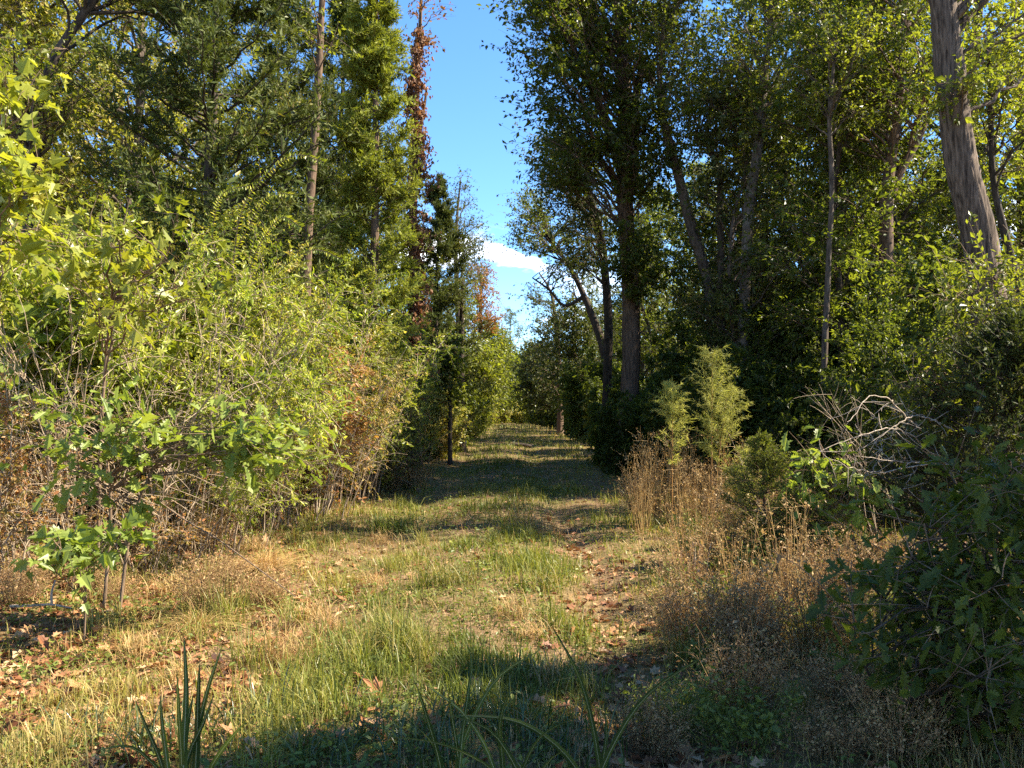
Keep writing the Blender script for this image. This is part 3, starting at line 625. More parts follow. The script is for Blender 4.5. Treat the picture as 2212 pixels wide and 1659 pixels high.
# ================================================================== the forest behind: many trees from a few grown kinds
def forest_kind(seed, h, r, wd, z0, leaf, bark, n=66, K=14, L=18, size=.095):
    g = rs(seed); tb = Buf(); cb = Buf()
    pts = [(0, 0, -.2, r)] + [(g.normal(0, .22 * t ** .7) * 1.2, g.normal(0, .22 * t ** .7) * 1.2, h * t, r * (1 - t) ** .7 + .012) for t in np.linspace(.14, .96, 7)]
    tc = trunk(tb, pts, 26, 10, seed=seed)
    t = g.random(n); z = z0 + (h - z0) * t; a = g.uniform(0, 2 * pi, n); rr = wd * np.sqrt(g.random(n)) * np.minimum(1, .55 + t) * (1 - .65 * t ** 3)
    cen = np.stack([np.cos(a) * rr, np.sin(a) * rr, z], -1)
    crown(tb, cb, tc, cen, g.uniform(.26, .58, (n, 1)) * np.array([[1.1, 1.1, .7]]), K, L, size, 'dia', seed, z0 * .5)
    return [('trunk', tb.mesh('forest_trunk', [M[bark]])), ('crown', cb.mesh('forest_crown', [M['twig'], M[leaf]]))]
FK = [(forest_kind(101, 16, .16, 2.6, 3.0, 'forest', 'bark_grey'), 'tall green tree with grey trunk'),
      (forest_kind(102, 14, .11, 2.2, 2.0, 'forest_y', 'bark_brown'), 'yellowing tree with brown trunk'),
      (forest_kind(103, 18, .2, 3.0, 4.5, 'forest', 'bark_dark', 76), 'big dark-trunked tree'),
      (forest_kind(104, 11, .07, 1.9, 1.2, 'forest', 'bark_dark', 70), 'slender low-branched tree'),
      (forest_kind(105, 13, .09, 2.0, 1.6, 'forest_y', 'bark_pale', 80), 'slender pale-stemmed tree'),
      (forest_kind(106, 9, .06, 1.8, .8, 'forest_o', 'bark_grey', 70), 'small olive understorey tree'),
      (forest_kind(107, 13, .09, 2.4, 1.2, 'thick', 'bark_grey', 95, 14, 20, .09), 'sunny yellow-green tree'),
      (forest_kind(108, 9, .06, 2.0, .7, 'bright', 'bark_pale', 80, 14, 18, .085), 'small bright green tree')]
def proj(x, y, z):
    dy, dz = y, z - CAMZ; c, s = math.cos(PITCH), math.sin(PITCH)
    f = dy * c + dz * s; up = -dy * s + dz * c
    return 1106 + F * x / f, 829.5 - F * up / f
used = {}
def place_label(look, x, y, z, yn=None):
    u, v = proj(x, y, z)
    d = sorted(LAND, key=lambda q: abs(q[1] - u) + .25 * abs(q[2] - v))[0]
    rel = 'just left of' if u < d[1] - 12 else 'just right of' if u > d[1] + 12 else 'behind'
    if abs(u - d[1]) > 220: rel = rel.replace('just', 'far')
    lab = f'{look} {rel} {d[0]}'
    if lab in used and yn is not None:
        for alt in ('deeper in', 'half hidden', 'crowded'):
            if f'{look} {alt} {rel} {d[0]}' not in used: lab = f'{look} {alt} {rel} {d[0]}'; break
    used[lab] = used.get(lab, 0) + 1
    return lab
g = rs(200); pts = []
def far_enough(x, y, dmin): return all((x - a) ** 2 + (y - b_) ** 2 > dmin ** 2 for a, b_ in pts)
def forest(side, n, y0, y1, dmin, kinds, grp, cond, xr, tries=9000):
    c = 0
    for _ in range(tries):
        if c >= n: break
        y = y0 + (y1 - y0) * g.random() ** 1.3; x = side * (xr[0] + (xr[1] - xr[0]) * g.random())
        if not cond(x, y) or not far_enough(x, y, dmin): continue
        pts.append((x, y)); k = int(g.choice(kinds)); pr_, lk = FK[k]
        s = g.uniform(.85, 1.15)
        thing('forest_tree', place_label(lk, x, y, 4, 1), 'tree', pr_, on(x, y, -.05), g.uniform(0, 6.28), (s, s, s * g.uniform(.95, 1.1)), grp, (g.normal(0, .025), g.normal(0, .025))); c += 1
sp = lambda x, y: math.cos(AZ + 0) * 0 + x * (-math.cos(AZ)) + y * math.sin(AZ)     # distance across the sunlight
forest(1, 7, 16.6, 24, 1.8, [3, 5, 3], 'trees in the woods right of the track', lambda x, y: sp(x, y) > 16.6 and x < .62 * y + 1, (5.0, 9))
forest(1, 14, 16, 28, 2.5, [0, 1, 2, 3, 4, 5], 'trees in the woods right of the track', lambda x, y: sp(x, y) > 17.8 and x < .62 * y + 3, (6.4, 14))
forest(1, 20, 28, 62, 2.7, [3, 5, 3, 5, 1], 'trees in the woods right of the track', lambda x, y: x < 8 + .25 * y, (6.4, 22))
forest(1, 16, 45, 120, 4, [5, 3, 5], 'trees in the woods right of the track', lambda x, y: x > 5.5 + .02 * y, (6, 24))
forest(-1, 8, 15.5, 22, 2.0, [6, 6, 7], 'trees in the woods left of the track', lambda x, y: -7.5 > x > -.62 * y - 1, (5, 14))
forest(-1, 28, 19, 60, 3.0, [6, 6, 7, 7, 4, 1], 'trees in the woods left of the track', lambda x, y: x < -7 - .05 * y and x > -.62 * y - 4, (7, 32))
forest(-1, 22, 36, 130, 3.2, [6, 1, 7, 4], 'trees in the woods left of the track', lambda x, y: x < -4.6 - .012 * y, (4.6, 20))
forest(1, 16, 112, 165, 3, [0, 6, 2, 1], 'trees closing the far end', lambda x, y: True, (-14, 16))

# ================================================================== shrubs
SK = [shrub(301, 3.6, 2.8, (M['twig'], M['thick']), 11, 42, 30, .042, 'ell'),
      shrub(302, 4.6, 2.6, (M['twig'], M['thick']), 10, 46, 28, .045, 'ell', droop=.3),
      shrub(303, 3.0, 2.6, (M['twig'], M['thick_dry']), 12, 40, 26, .038, 'nar', droop=.5, wid=1.5),
      shrub(304, 2.0, 2.2, (M['twig_sun'], M['rust']), 9, 26, 20, .036, 'ell', bare=.35),
      shrub(305, 5.4, 3.0, (M['twig'], M['bright']), 9, 40, 20, .07, 'ell', droop=.35),
      shrub(306, 3.2, 2.6, (M['twig_sun'], M['rust']), 9, 34, 20, .05, 'ell', bare=.25),
      shrub(307, 3.6, 4.4, (M['twig_sun'], M['lime']), 15, 22, 26, .05, 'nar', twl=(.4, .9), arch=.55, wid=1.5, sr=.008),
      shrub(308, 3.0, 3.0, (M['twig'], M['lime']), 8, 20, 9, .115, 'maple', droop=.4, twl=(.3, .8))]
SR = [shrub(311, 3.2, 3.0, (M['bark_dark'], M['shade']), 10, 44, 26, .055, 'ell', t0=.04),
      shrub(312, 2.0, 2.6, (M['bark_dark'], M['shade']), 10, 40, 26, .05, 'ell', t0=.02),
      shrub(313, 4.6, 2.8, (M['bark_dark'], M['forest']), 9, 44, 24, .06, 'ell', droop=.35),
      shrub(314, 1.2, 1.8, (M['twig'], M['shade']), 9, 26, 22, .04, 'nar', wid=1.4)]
SKL = ['mid-height yellow-green shrub', 'tall yellow-green shrub', 'dry tan-leaved shrub', 'low twiggy shrub', 'tall bright leafy shrub', 'rusty thin-leaved shrub', 'arching lime-green shrub', 'broad-leaved lime shrub']
SRL = ['dark leafy shrub', 'low dark shrub', 'tall dark green shrub', 'small narrow-leaved bush']
SBARE = [shrub(321, 2.6, 2.4, (M['twig_sun'], M['thick']), 6, 12, 0, sr=.006, twl=(.3, .9)), shrub(322, 3.6, 2.6, (M['twig_sun'], M['thick']), 7, 13, 0, sr=.008, twl=(.3, 1.0))]
LAND += [('the lobed-leaf oak sapling', 230, 950), ('the big-leaved sapling', 260, 540), ('the arching privet sprays', 590, 470), ('the young bright cedar', 820, 910),
         ('the tallest feathery plume', 1520, 850), ('the bare dead branch', 1960, 930), ('the near dark oak bush', 2050, 1300)]
spts = []
def put_shrub(kinds, names, x, y, k, s, grp, g):
    h_ = [3.6, 4.6, 3, 2, 5.4, 3.2, 3.6, 3][k] if kinds is SK else [3.2, 2, 4.6, 1.2][k]
    thing('thicket_shrub' if kinds is SK else 'forest_shrub', place_label(names[k], x, y, h_ * s * .6, 1), 'shrub', kinds[k], on(x, y), g.uniform(0, 6.28), (s, s, s * g.uniform(.9, 1.1)), grp)
def shrubs(n, y0, y1, xf, kinds, names, pick, dmin, grp, g, sc=(.8, 1.15), tries=6000):
    c = 0
    for _ in range(tries):
        if c >= n: break
        y = y0 + (y1 - y0) * g.random() ** 1.25; lo, hi = xf(y)
        if hi < lo: lo, hi = hi, lo
        x = g.uniform(lo, hi)
        if any((x - a) ** 2 + (y - b_) ** 2 < dmin ** 2 for a, b_ in spts): continue
        spts.append((x, y)); k = int(g.choice(pick(x, y))); put_shrub(kinds, names, x, y, k, g.uniform(*sc), grp, g); c += 1
g = rs(320)
edgeL = lambda y: -4.35 if y < 10 else -4.35 + .05 * (y - 10) if y < 30 else -3.3 + .025 * min(y - 30, 60)
edgeR = lambda y: 5.1 - .02 * max(0, y - 12) if y < 60 else 4.4
shrubs(14, 7.2, 10.5, lambda y: (edgeL(y), -.62 * y - .5), SK, SKL, lambda x, y: [3, 5, 6, 7], 1.1, 'sunlit thicket shrubs', g)
shrubs(46, 9.0, 24, lambda y: (edgeL(y) - .3, max(-.64 * y - .6, edgeL(y) - 6.5)), SK, SKL, lambda x, y: [0, 2, 3, 5, 6, 6, 7] if x > edgeL(y) - 1.0 else [0, 1, 2, 4, 4, 5, 6, 7], 1.05, 'sunlit thicket shrubs', g, (.65, 1.4))
shrubs(22, 24, 110, lambda y: (edgeL(y), edgeL(y) - 3.5), SK, SKL, lambda x, y: [0, 0, 3, 4, 1], 1.2, 'verge shrubs along the left side', g, (.9, 1.5))
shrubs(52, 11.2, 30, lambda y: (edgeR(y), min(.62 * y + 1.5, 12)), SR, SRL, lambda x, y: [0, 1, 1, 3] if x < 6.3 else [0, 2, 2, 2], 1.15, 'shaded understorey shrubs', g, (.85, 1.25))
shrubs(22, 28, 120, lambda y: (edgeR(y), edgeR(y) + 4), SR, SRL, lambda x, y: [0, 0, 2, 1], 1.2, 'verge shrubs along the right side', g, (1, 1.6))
# dense verge bushes that hide the foot of the far trees
DK = [shrub(331, 3.4, 3.2, (M['twig'], M['forest_y']), 10, 40, 22, .12, 'ell', t0=.0, droop=.5), shrub(332, 4.2, 3.0, (M['bark_dark'], M['shade']), 10, 42, 22, .13, 'ell', t0=.0, droop=.5), shrub(333, 3.0, 3.4, (M['twig'], M['thick']), 10, 40, 22, .11, 'ell', t0=.0, droop=.5)]
DKL = ['dense yellow-green bush', 'dense dark bush', 'dense pale bush']
for u, Yd, k, s in [(905, 27, 1, .7), (935, 29, 2, .75), (958, 31, 0, .8), (975, 34, 1, .8), (990, 39, 0, .9), (1003, 45, 0, 1.0), (1012, 53, 2, .9), (1020, 60, 0, 1.1), (1030, 68, 2, 1.0), (1036, 76, 0, 1.1), (1044, 86, 2, 1.1), (1052, 97, 0, 1.2),
                    (1338, 20.6, 1, .5), (1392, 20.2, 1, .6), (1300, 25, 1, .55), (1362, 20.8, 1, .35), (1480, 17.5, 1, .6), (1545, 16.6, 1, .7), (1620, 17.4, 1, .7), (1700, 16.6, 1, .75), (1750, 15.6, 1, .6), (1850, 15.6, 1, .7), (1935, 16, 1, .8), (2010, 14.6, 1, .7), (1665, 19.6, 1, 1.0), (1580, 20.4, 1, 1.0), (1745, 19.6, 1, 1.0), (1825, 19.4, 1, 1.1), (1905, 20.3, 1, 1.1), (1500, 21, 1, .9), (1980, 18, 0, 1.0), (2100, 14, 0, .8), (1425, 22.5, 1, .7), (1395, 26, 1, .8), (1372, 25, 1, .55), (1345, 30, 1, .8), (1322, 34, 1, 1.0), (1300, 39, 1, 1.1), (1278, 44, 1, 1.2), (1258, 51, 1, 1.2), (1240, 58, 1, 1.3), (1222, 66, 1, 1.3), (1204, 74, 1, 1.4), (1186, 82, 1, 1.4), (1168, 90, 1, 1.4), (1152, 97, 0, 1.2),
                    (1066, 103, 2, 1.3), (1085, 104, 2, 1.2), (1104, 108, 0, 1.3), (1122, 106, 0, 1.5), (1138, 103, 2, 1.2), (1150, 110, 1, 1.6), (1058, 112, 1, 1.6), (1096, 118, 1, 1.9), (1130, 118, 1, 2.0), (1080, 118, 0, 2.0), (1113, 122, 0, 2.2)]:
    x, y = XY(u, Yd); thing('verge_bush', place_label(DKL[k], x, y, 2, 1), 'bush', DK[k], on(x, y), u * .37, (s, s, s * 1.05), 'dense bushes along the track and wood edge')
for u, Yd, k, s in [(420, 11.5, 4, .85), (500, 13, 6, 1.15), (575, 12.4, 1, 1.0), (640, 14, 4, .9), (600, 15.5, 4, 1.0), (690, 14.5, 6, 1.2), (735, 16.5, 0, 1.2), (660, 12.6, 5, 1.05), (780, 19, 1, .9), (720, 13.8, 2, 1.1), (540, 14.8, 4, 1.05), (340, 11, 7, 1.25), (150, 9.2, 6, 1.2), (60, 9.6, 4, .95), (270, 10.2, 4, .9), (400, 9.6, 6, 1.0), (460, 11, 7, 1.1), (60, 7.6, 5, .7), (330, 8.4, 3, .7), (490, 9.6, 6, .6), (600, 11.4, 3, .8), (760, 15.2, 6, .75), (850, 22, 0, 1.1), (900, 26, 0, .9), (930, 28, 2, 1.0)]:
    x, y = XY(u, Yd); spts.append((x, y)); put_shrub(SK, SKL, x, y, k, s, 'sunlit thicket shrubs', g)
for q, (u, Yd, k, s) in enumerate([(90, 8.2, 0, .9), (330, 8.6, 0, 1.0), (420, 10.5, 1, .95), (560, 10.2, 0, .9), (250, 11, 1, 1.1), (680, 12.5, 0, 1.1), (760, 15.5, 1, .9), (30, 9, 1, 1.0), (160, 7.8, 0, .9), (240, 8.4, 1, 1.0), (380, 9.2, 1, 1.1), (470, 10.4, 0, 1.2), (520, 11.5, 1, 1.2), (620, 12, 1, 1.1), (650, 13.2, 0, 1.4), (300, 9.4, 1, 1.3), (110, 8.6, 1, 1.2), (720, 15, 1, 1.1), (1700, 9.6, 0, .6), (1950, 9.8, 1, .8)]):
    x, y = XY(u, Yd)
    thing('bare_shrub', place_label(['low bare twiggy shrub', 'taller bare twiggy shrub'][k], x, y, 1.5, 1), 'shrub', [(None, SBARE[k][0][1])], on(x, y), q * 1.7, s, 'bare twiggy shrubs')
# ================================================================== single plants and small things
def clump_plant(name, label, cat, base, stems, clusters, leaf, bark, size, tmpl, K=5, L=4, rad=.16, seed=0, droop=.3, up=1.0, sr=.014, land=None, limb=1.0, pitch=.3):
    """plant whose stems (lists of points) and leaf clusters (u, v, depth) are given"""
    org = np.array([base[0], base[1], float(H(*base))]); tb = Buf(); cb = Buf(); ln = []
    for s in stems:
        p = np.array([[*(np.array(q) - org), sr * (1 - .75 * i / max(1, len(s) - 1))] for i, q in enumerate(s)]); ln.append(trunk(tb, p, 16, 7, seed=seed, flare=.1))
    A = np.vstack(ln); A = A[np.argsort(A[:, 2])]
    cen = np.array([P(*c) for c in clusters]) - org
    crown(tb, cb, A, cen, rad, K, L, size, tmpl, seed, 0, droop, up, limb=limb, pitch=pitch, twr=.0028, szvar=.22)
    return thing(name, label, cat, [('stem', tb.mesh(name + '_stem', [M[bark]])), ('foliage', cb.mesh(name + '_foliage', [M['twig'], M[leaf]]))], tuple(org))
g = rs(400)
def jit(cl, n, su, sv, sy, g):
    return [(c[0] + g.normal(0, su), c[1] + g.normal(0, sv), c[2] + g.normal(0, sy)) for c in cl for _ in range(n)]
# oak sapling, left front
bx, by = XY(262, 6.9); bz = float(H(bx, by))
clump_plant('oak_sapling', 'young oak with big lobed pale green leaves leaning out of the left bank', 'sapling', (bx, by),
    [[(bx, by, bz - .05), P(300, 1080, 6.8), P(345, 990, 6.7), P(420, 900, 6.7), P(500, 800, 6.7)], [(bx - .12, by, bz - .05), P(238, 1060, 6.9), P(228, 960, 6.9), P(215, 880, 6.8)]],
    jit([(90, 930, 6.5), (180, 900, 6.5), (250, 920, 6.4), (130, 985, 6.5), (220, 965, 6.4), (320, 910, 6.4), (300, 975, 6.5), (360, 940, 6.5), (130, 1030, 6.5), (200, 1060, 6.5)], 2, 30, 22, .2, g)
    + jit([(450, 930, 6.5), (510, 945, 6.5), (560, 955, 6.5), (590, 965, 6.5), (520, 975, 6.5)], 4, 22, 14, .12, g), 'oak', 'twig', .125, 'oak', 4, 3, .13, 401, .25, 1.2)
bx, by = XY(190, 6.0); bz = float(H(bx, by))
clump_plant('oak_seedling', 'knee-high maple seedling with broad green leaves above the pale forked stick', 'seedling', (bx, by), [[(bx, by, bz - .03), P(180, 1210, 6), P(165, 1150, 6)]],
    jit([(150, 1180, 5.9), (180, 1220, 5.9), (120, 1200, 6), (160, 1150, 6), (190, 1170, 5.9), (285, 1140, 6)], 2, 16, 14, .1, g), 'oak', 'twig', .10, 'maple', 4, 3, .08, 402, .3, 1.0, .007)
# big-leaved sapling
bx, by = XY(215, 8.0); bz = float(H(bx, by))
clump_plant('maple_sapling', 'big-leaved bright green sapling standing up out of the thicket', 'sapling', (bx, by),
    [[(bx, by, bz - .05), P(220, 900, 7.9), P(235, 700, 7.8), P(250, 560, 7.7), P(280, 430, 7.6)], [P(240, 660, 7.8), P(300, 600, 7.6), P(360, 560, 7.5)]],
    jit([(120, 540, 7.2), (180, 530, 7.2), (220, 575, 7.2), (250, 500, 7.2), (300, 540, 7.1), (350, 560, 7.1), (340, 470, 7.2), (290, 590, 7.1), (160, 590, 7.2), (330, 620, 7.2), (380, 610, 7.1), (270, 690, 7.2), (200, 660, 7.2)], 2, 40, 30, .4, g), 'bright', 'twig', .105, 'maple', 4, 3, .16, 403, .35, 1.0, .018)
bx, by = XY(-40, 5.6); bz = float(H(bx, by))
clump_plant('tulip_sapling', 'tall sapling with very bright sunlit leaves at the picture edge', 'sapling', (bx, by),
    [[(bx, by, bz - .05), P(-45, 1000, 5.6), P(-30, 700, 5.6), P(-25, 400, 5.6), P(0, 150, 5.6)]],
    jit([(15, 180, 5.5), (40, 240, 5.5), (20, 320, 5.5), (60, 380, 5.5), (15, 430, 5.5), (50, 470, 5.5), (10, 540, 5.5)], 2, 24, 24, .15, g), 'bright', 'twig', .10, 'maple', 5, 4, .14, 404, .4, 1.0, .02)
# arching privet sprays with paired leaves
bx, by = XY(520, 11.5); org = np.array([bx, by, float(H(bx, by))]); sb = Buf(); fb = Buf()
arcs = [[(520, 960), (500, 620), (540, 420), (640, 335), (700, 350)], [(525, 960), (520, 700), (560, 530), (610, 470), (650, 490)], [(530, 960), (540, 740), (600, 590), (680, 540), (740, 560)],
        [(515, 960), (490, 640), (460, 500), (480, 420), (540, 400)], [(528, 960), (560, 800), (640, 680), (740, 650), (800, 670)], [(520, 960), (470, 700), (520, 520), (590, 420), (630, 420)], [(522, 960), (520, 800), (600, 660), (660, 610), (720, 640)]]
for i, a in enumerate(arcs):
    p = spline(np.array([P(u, v, 11.5 - .25 * k + .1 * i) for k, (u, v) in enumerate(a)]) - org, 60); tubes(sb, p[None], np.linspace(.012, .003, 60)[None], 5)
    q = spline(p[22:], 64); T = unit(np.gradient(q, axis=0)); S = unit(np.cross(T, [0, -1, .3]))
    for sgn in (1, -1):
        leaves(fb, q, T * .5 + S * sgn + rnd3(g, (64,)) * .15 + [0, 0, -.15], np.array([0, 0, 1.]) + rnd3(g, (64,)) * .3, .062 * np.exp(g.normal(0, .15, 64)), 'ell', None, 0, .9)
    st = np.repeat(p[20:50:5], 2, 0); en = st + rnd3(g, (len(st),)) * .3 + [0, 0, .1]; Tw = bez(st, (st + en) / 2 + [0, 0, .06], en, 9); tubes(sb, Tw, np.full((len(st), 9), .0025), 3)
    qq = Tw[:, 2:].reshape(-1, 3); leaves(fb, np.repeat(qq, 2, 0), rnd3(g, (len(qq) * 2,)), np.array([0, 0, 1.]) + rnd3(g, (len(qq) * 2,)) * .4, .05, 'ell', None, 0, .9)
thing('privet_shrub', 'arching sprays of paired glossy leaves springing over the thicket', 'shrub', [('stem', sb.mesh('privet_stem', [M['twig']])), ('foliage', fb.mesh('privet_foliage', [M['bright']]))], tuple(org))
# young cedars
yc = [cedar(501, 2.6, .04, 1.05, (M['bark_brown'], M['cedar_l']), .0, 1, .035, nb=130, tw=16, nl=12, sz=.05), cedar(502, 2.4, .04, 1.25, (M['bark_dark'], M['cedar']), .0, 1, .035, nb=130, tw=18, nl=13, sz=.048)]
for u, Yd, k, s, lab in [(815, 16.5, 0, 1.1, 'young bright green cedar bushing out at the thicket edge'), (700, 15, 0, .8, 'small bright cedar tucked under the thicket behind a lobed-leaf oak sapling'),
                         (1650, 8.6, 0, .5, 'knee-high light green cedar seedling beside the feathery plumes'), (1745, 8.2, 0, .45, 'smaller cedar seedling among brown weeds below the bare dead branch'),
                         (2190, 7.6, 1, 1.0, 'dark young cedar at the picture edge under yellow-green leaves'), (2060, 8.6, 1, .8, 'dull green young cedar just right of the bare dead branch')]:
    x, y = XY(u, Yd); thing('young_cedar', lab, 'young tree', yc[k], on(x, y), u, s, 'young cedars along the verges')
# yellow-green elm sapling, right
bx, by = XY(2075, 8.4); bz = float(H(bx, by))
clump_plant('elm_sapling', 'yellow-green backlit sapling in front of the thick leaning trunk', 'sapling', (bx, by),
    [[(bx, by, bz - .05), P(2080, 900, 8.4), P(2078, 760, 8.4), P(2060, 640, 8.4)], [(bx + .3, by, bz - .05), P(2170, 860, 8.4), P(2160, 700, 8.3), P(2130, 560, 8.3)], [P(2080, 900, 8.4), P(2010, 800, 8.3), P(1960, 770, 8.2)]],
    jit([(2050, 640, 8.2), (2110, 620, 8.2), (2180, 640, 8.2), (2060, 720, 8.2), (2130, 700, 8.2), (2190, 720, 8.2), (2010, 780, 8.2), (2080, 800, 8.2), (2150, 780, 8.2), (2030, 850, 8.2), (2100, 870, 8.2), (1980, 810, 8.1), (2000, 920, 8.1), (2060, 930, 8.2), (2200, 560, 8.2)], 4, 26, 22, .2, g), 'forest_y', 'twig', .075, 'ell', 5, 5, .16, 405, .3, 1.2, .012)
# near dark oak bush, right front
bx, by = XY(2010, 4.5); bz = float(H(bx, by))
clump_plant('oak_bush', 'dark shaded oak bush with lobed leaves beside the nearest brown weeds', 'bush', (bx, by),
    [[(bx, by, bz - .05), P(1960, 1380, 4.4), P(1900, 1290, 4.3), P(1870, 1220, 4.3)], [(bx + .05, by, bz - .05), P(2020, 1380, 4.5), P(2010, 1200, 4.5), P(1990, 1050, 4.5)], [(bx + .2, by, bz - .05), P(2120, 1380, 4.5), P(2130, 1200, 4.4), P(2110, 1040, 4.4)],
     [(bx + .3, by, bz - .05), P(2220, 1350, 4.5), P(2240, 1150, 4.5), P(2220, 1000, 4.5)], [(bx - .05, by, bz - .05), P(1890, 1480, 4.1), P(1850, 1400, 4.0)]],
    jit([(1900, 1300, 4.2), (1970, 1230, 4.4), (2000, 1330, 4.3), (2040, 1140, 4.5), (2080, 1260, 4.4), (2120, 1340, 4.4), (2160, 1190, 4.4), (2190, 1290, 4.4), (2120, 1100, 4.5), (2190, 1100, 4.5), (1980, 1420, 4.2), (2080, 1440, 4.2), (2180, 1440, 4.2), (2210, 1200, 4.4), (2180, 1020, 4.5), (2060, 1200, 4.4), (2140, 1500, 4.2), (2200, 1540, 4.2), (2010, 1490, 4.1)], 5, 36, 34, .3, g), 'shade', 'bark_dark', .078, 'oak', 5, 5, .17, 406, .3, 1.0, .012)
bx, by = XY(1870, 7.6); bz = float(H(bx, by))
clump_plant('oak_sapling', 'thin oak sapling with a few lit lobed leaves under the bare dead branch', 'sapling', (bx, by), [[(bx, by, bz - .05), P(1840, 1150, 7.6), P(1790, 1030, 7.6), P(1770, 950, 7.6)]],
    jit([(1740, 990, 7.5), (1790, 960, 7.5), (1830, 1020, 7.5), (1760, 1050, 7.5), (1860, 1070, 7.5), (1800, 1110, 7.5)], 3, 24, 16, .15, g), 'oak', 'twig', .11, 'oak', 4, 3, .12, 407, .3, 1.0, .01)

# feathery dog fennel
def fennel(seed, h, wid, n=1):
    g = rs(seed); sb = Buf(); fb = Buf()
    for s_ in range(n):
        a = g.uniform(0, 6.28); lean = .06 * h * (s_ > 0) + .02
        c = spline(np.array([(0, 0, -.05), (math.cos(a) * lean * .4, math.sin(a) * lean * .4, h * .35), (math.cos(a) * lean, math.sin(a) * lean, h * .7), (math.cos(a) * lean * 1.6, math.sin(a) * lean * 1.6, h)]), 40)
        hs = 1 - .2 * s_; c = c * [1, 1, hs]; tubes(sb, c[None], np.linspace(.011, .002, 40)[None], 6)
        nb = 70; t = .48 + .52 * g.random(nb) ** .75; s = c[(t * 39).astype(int)]; aa = g.uniform(0, 6.28, nb)
        ln = wid * np.sin(np.clip((t - .4) / .6, 0.1, 1) * pi * .88) * g.uniform(.5, 1.1, nb)
        e = s + np.stack([np.cos(aa), np.sin(aa), .9 + .5 * g.random(nb)], -1) * ln[:, None]; tip = e + np.stack([np.cos(aa), np.sin(aa), -.15 * np.ones(nb)], -1) * (ln * .5)[:, None]
        Tw = bez(s, e, tip, 12); tubes(sb, Tw, np.full((nb, 1), .003) * np.linspace(1, .4, 12)[None], 3, 1, g.random(nb))
        L = 44; q = g.random((nb, L)); i0 = (q * 10.99).astype(int); ar = np.arange(nb)[:, None]
        pos = Tw[ar, i0] + (Tw[ar, i0 + 1] - Tw[ar, i0]) * g.random((nb, L, 1)); td = unit(Tw[:, -1] - Tw[:, 0])[:, None]
        ax = td * .6 + rnd3(g, (nb, L)) * .5 + [0, 0, -.35]
        leaves(fb, pos, ax, rnd3(g, (nb, L)), .055 * np.exp(g.normal(0, .3, nb * L)), 'spray', np.clip(.5 * np.repeat(g.random(nb), L) + .5 * g.random(nb * L), 0, 1), 0, .42)
    return [('stem', sb.mesh('plume_stem', [M['fennel_s'], M['fennel']])), ('foliage', fb.mesh('plume_foliage', [M['fennel']]))]
fk = [fennel(601, 2.3, .24, 2), fennel(602, 1.95, .19, 1), fennel(603, 1.4, .14, 2)]
for u, Yd, k, s, lab in [(1535, 10.4, 0, 1.0, 'tallest feathery yellow-green plume at the right verge'), (1450, 10.9, 1, .98, 'second feathery plume just left of the tallest one'),
                         (1612, 9.6, 2, .85, 'shorter sparse feathery weed just right of the tallest plume')]:
    x, y = XY(u, Yd); thing('feathery_weed', lab, 'weed', fk[k], on(x, y), u * .7, s, 'feathery weeds at the right verge')

# dry wispy weeds
def weed(seed, h, w, n, leafy=10, mat='weed', bend=.35, size=.014):
    g = rs(seed); b = Buf(); a = g.uniform(0, 6.28, n); r = np.sqrt(g.random(n)) * w
    p0 = np.stack([np.cos(a) * r * .35, np.sin(a) * r * .35, np.full(n, -.03)], -1); hh = h * g.uniform(.4, 1, n)
    p2 = np.stack([np.cos(a) * r, np.sin(a) * r, hh], -1) + rnd3(g, (n,)) * .05; p1 = (p0 + p2) / 2 + np.array([0, 0, 1.]) * (hh * bend)[:, None] + rnd3(g, (n,)) * .04
    B = bez(p0, p1, p2, 7); tubes(b, B, np.full((n, 1), .003) * np.linspace(1.2, .5, 7)[None], 3, 0, g.random(n))
    K = 5; ii = g.integers(2, 7, (n, K)); s = B[np.arange(n)[:, None], ii].reshape(-1, 3); e = s + rnd3(g, (n * K,)) * .075 + [0, 0, .05]
    Tw = bez(s, (s + e) / 2 + [0, 0, .015], e, 4); tubes(b, Tw, np.full((n * K, 4), .0013), 3, 0, g.random(n * K))
    L = leafy; pos = Tw[:, 1:][np.arange(n * K)[:, None], g.integers(0, 3, (n * K, L))] + rnd3(g, (n * K, L)) * .018
    leaves(b, pos, rnd3(g, (n * K, L)), rnd3(g, (n * K, L)) + [0, 0, .5], size * np.exp(g.normal(0, .35, n * K * L)), 'dia', np.clip(np.repeat(g.random(n * K), L) * .6 + .4 * g.random(n * K * L), 0, 1), 0)
    return [(None, b.mesh('dry_weed', [M[mat]]))]
WK = [weed(701, .55, .38, 95, 4, size=.02), weed(702, .8, .42, 80, 3, size=.022), weed(703, .38, .36, 80, 4, size=.02), weed(704, .42, .4, 40, 4, 'clover', size=.034), weed(705, 1.15, .3, 40, 3, 'straw', .2, .02)]
WL = ['bushy brown dry weed', 'tall brown dry weed', 'low russet weed mat', 'low green weed clump', 'tall wispy dry weed stalks']
LAND2 = [('the tallest feathery plume', 1545, 1120), ('the near dark oak bush', 1960, 1350), ('the pale upright straw tuft', 1490, 1250), ('the fallen grey log', 805, 1010), ('the pale forked stick', 90, 1290),
         ('the green grass tussock', 870, 1340), ('the lobed-leaf oak sapling', 270, 1130), ('the bare dead branch', 1880, 1050), ('the leafy wheel rut', 1320, 1380), ('the golden grass tuft', 580, 1225)]
LAND[:] = LAND2
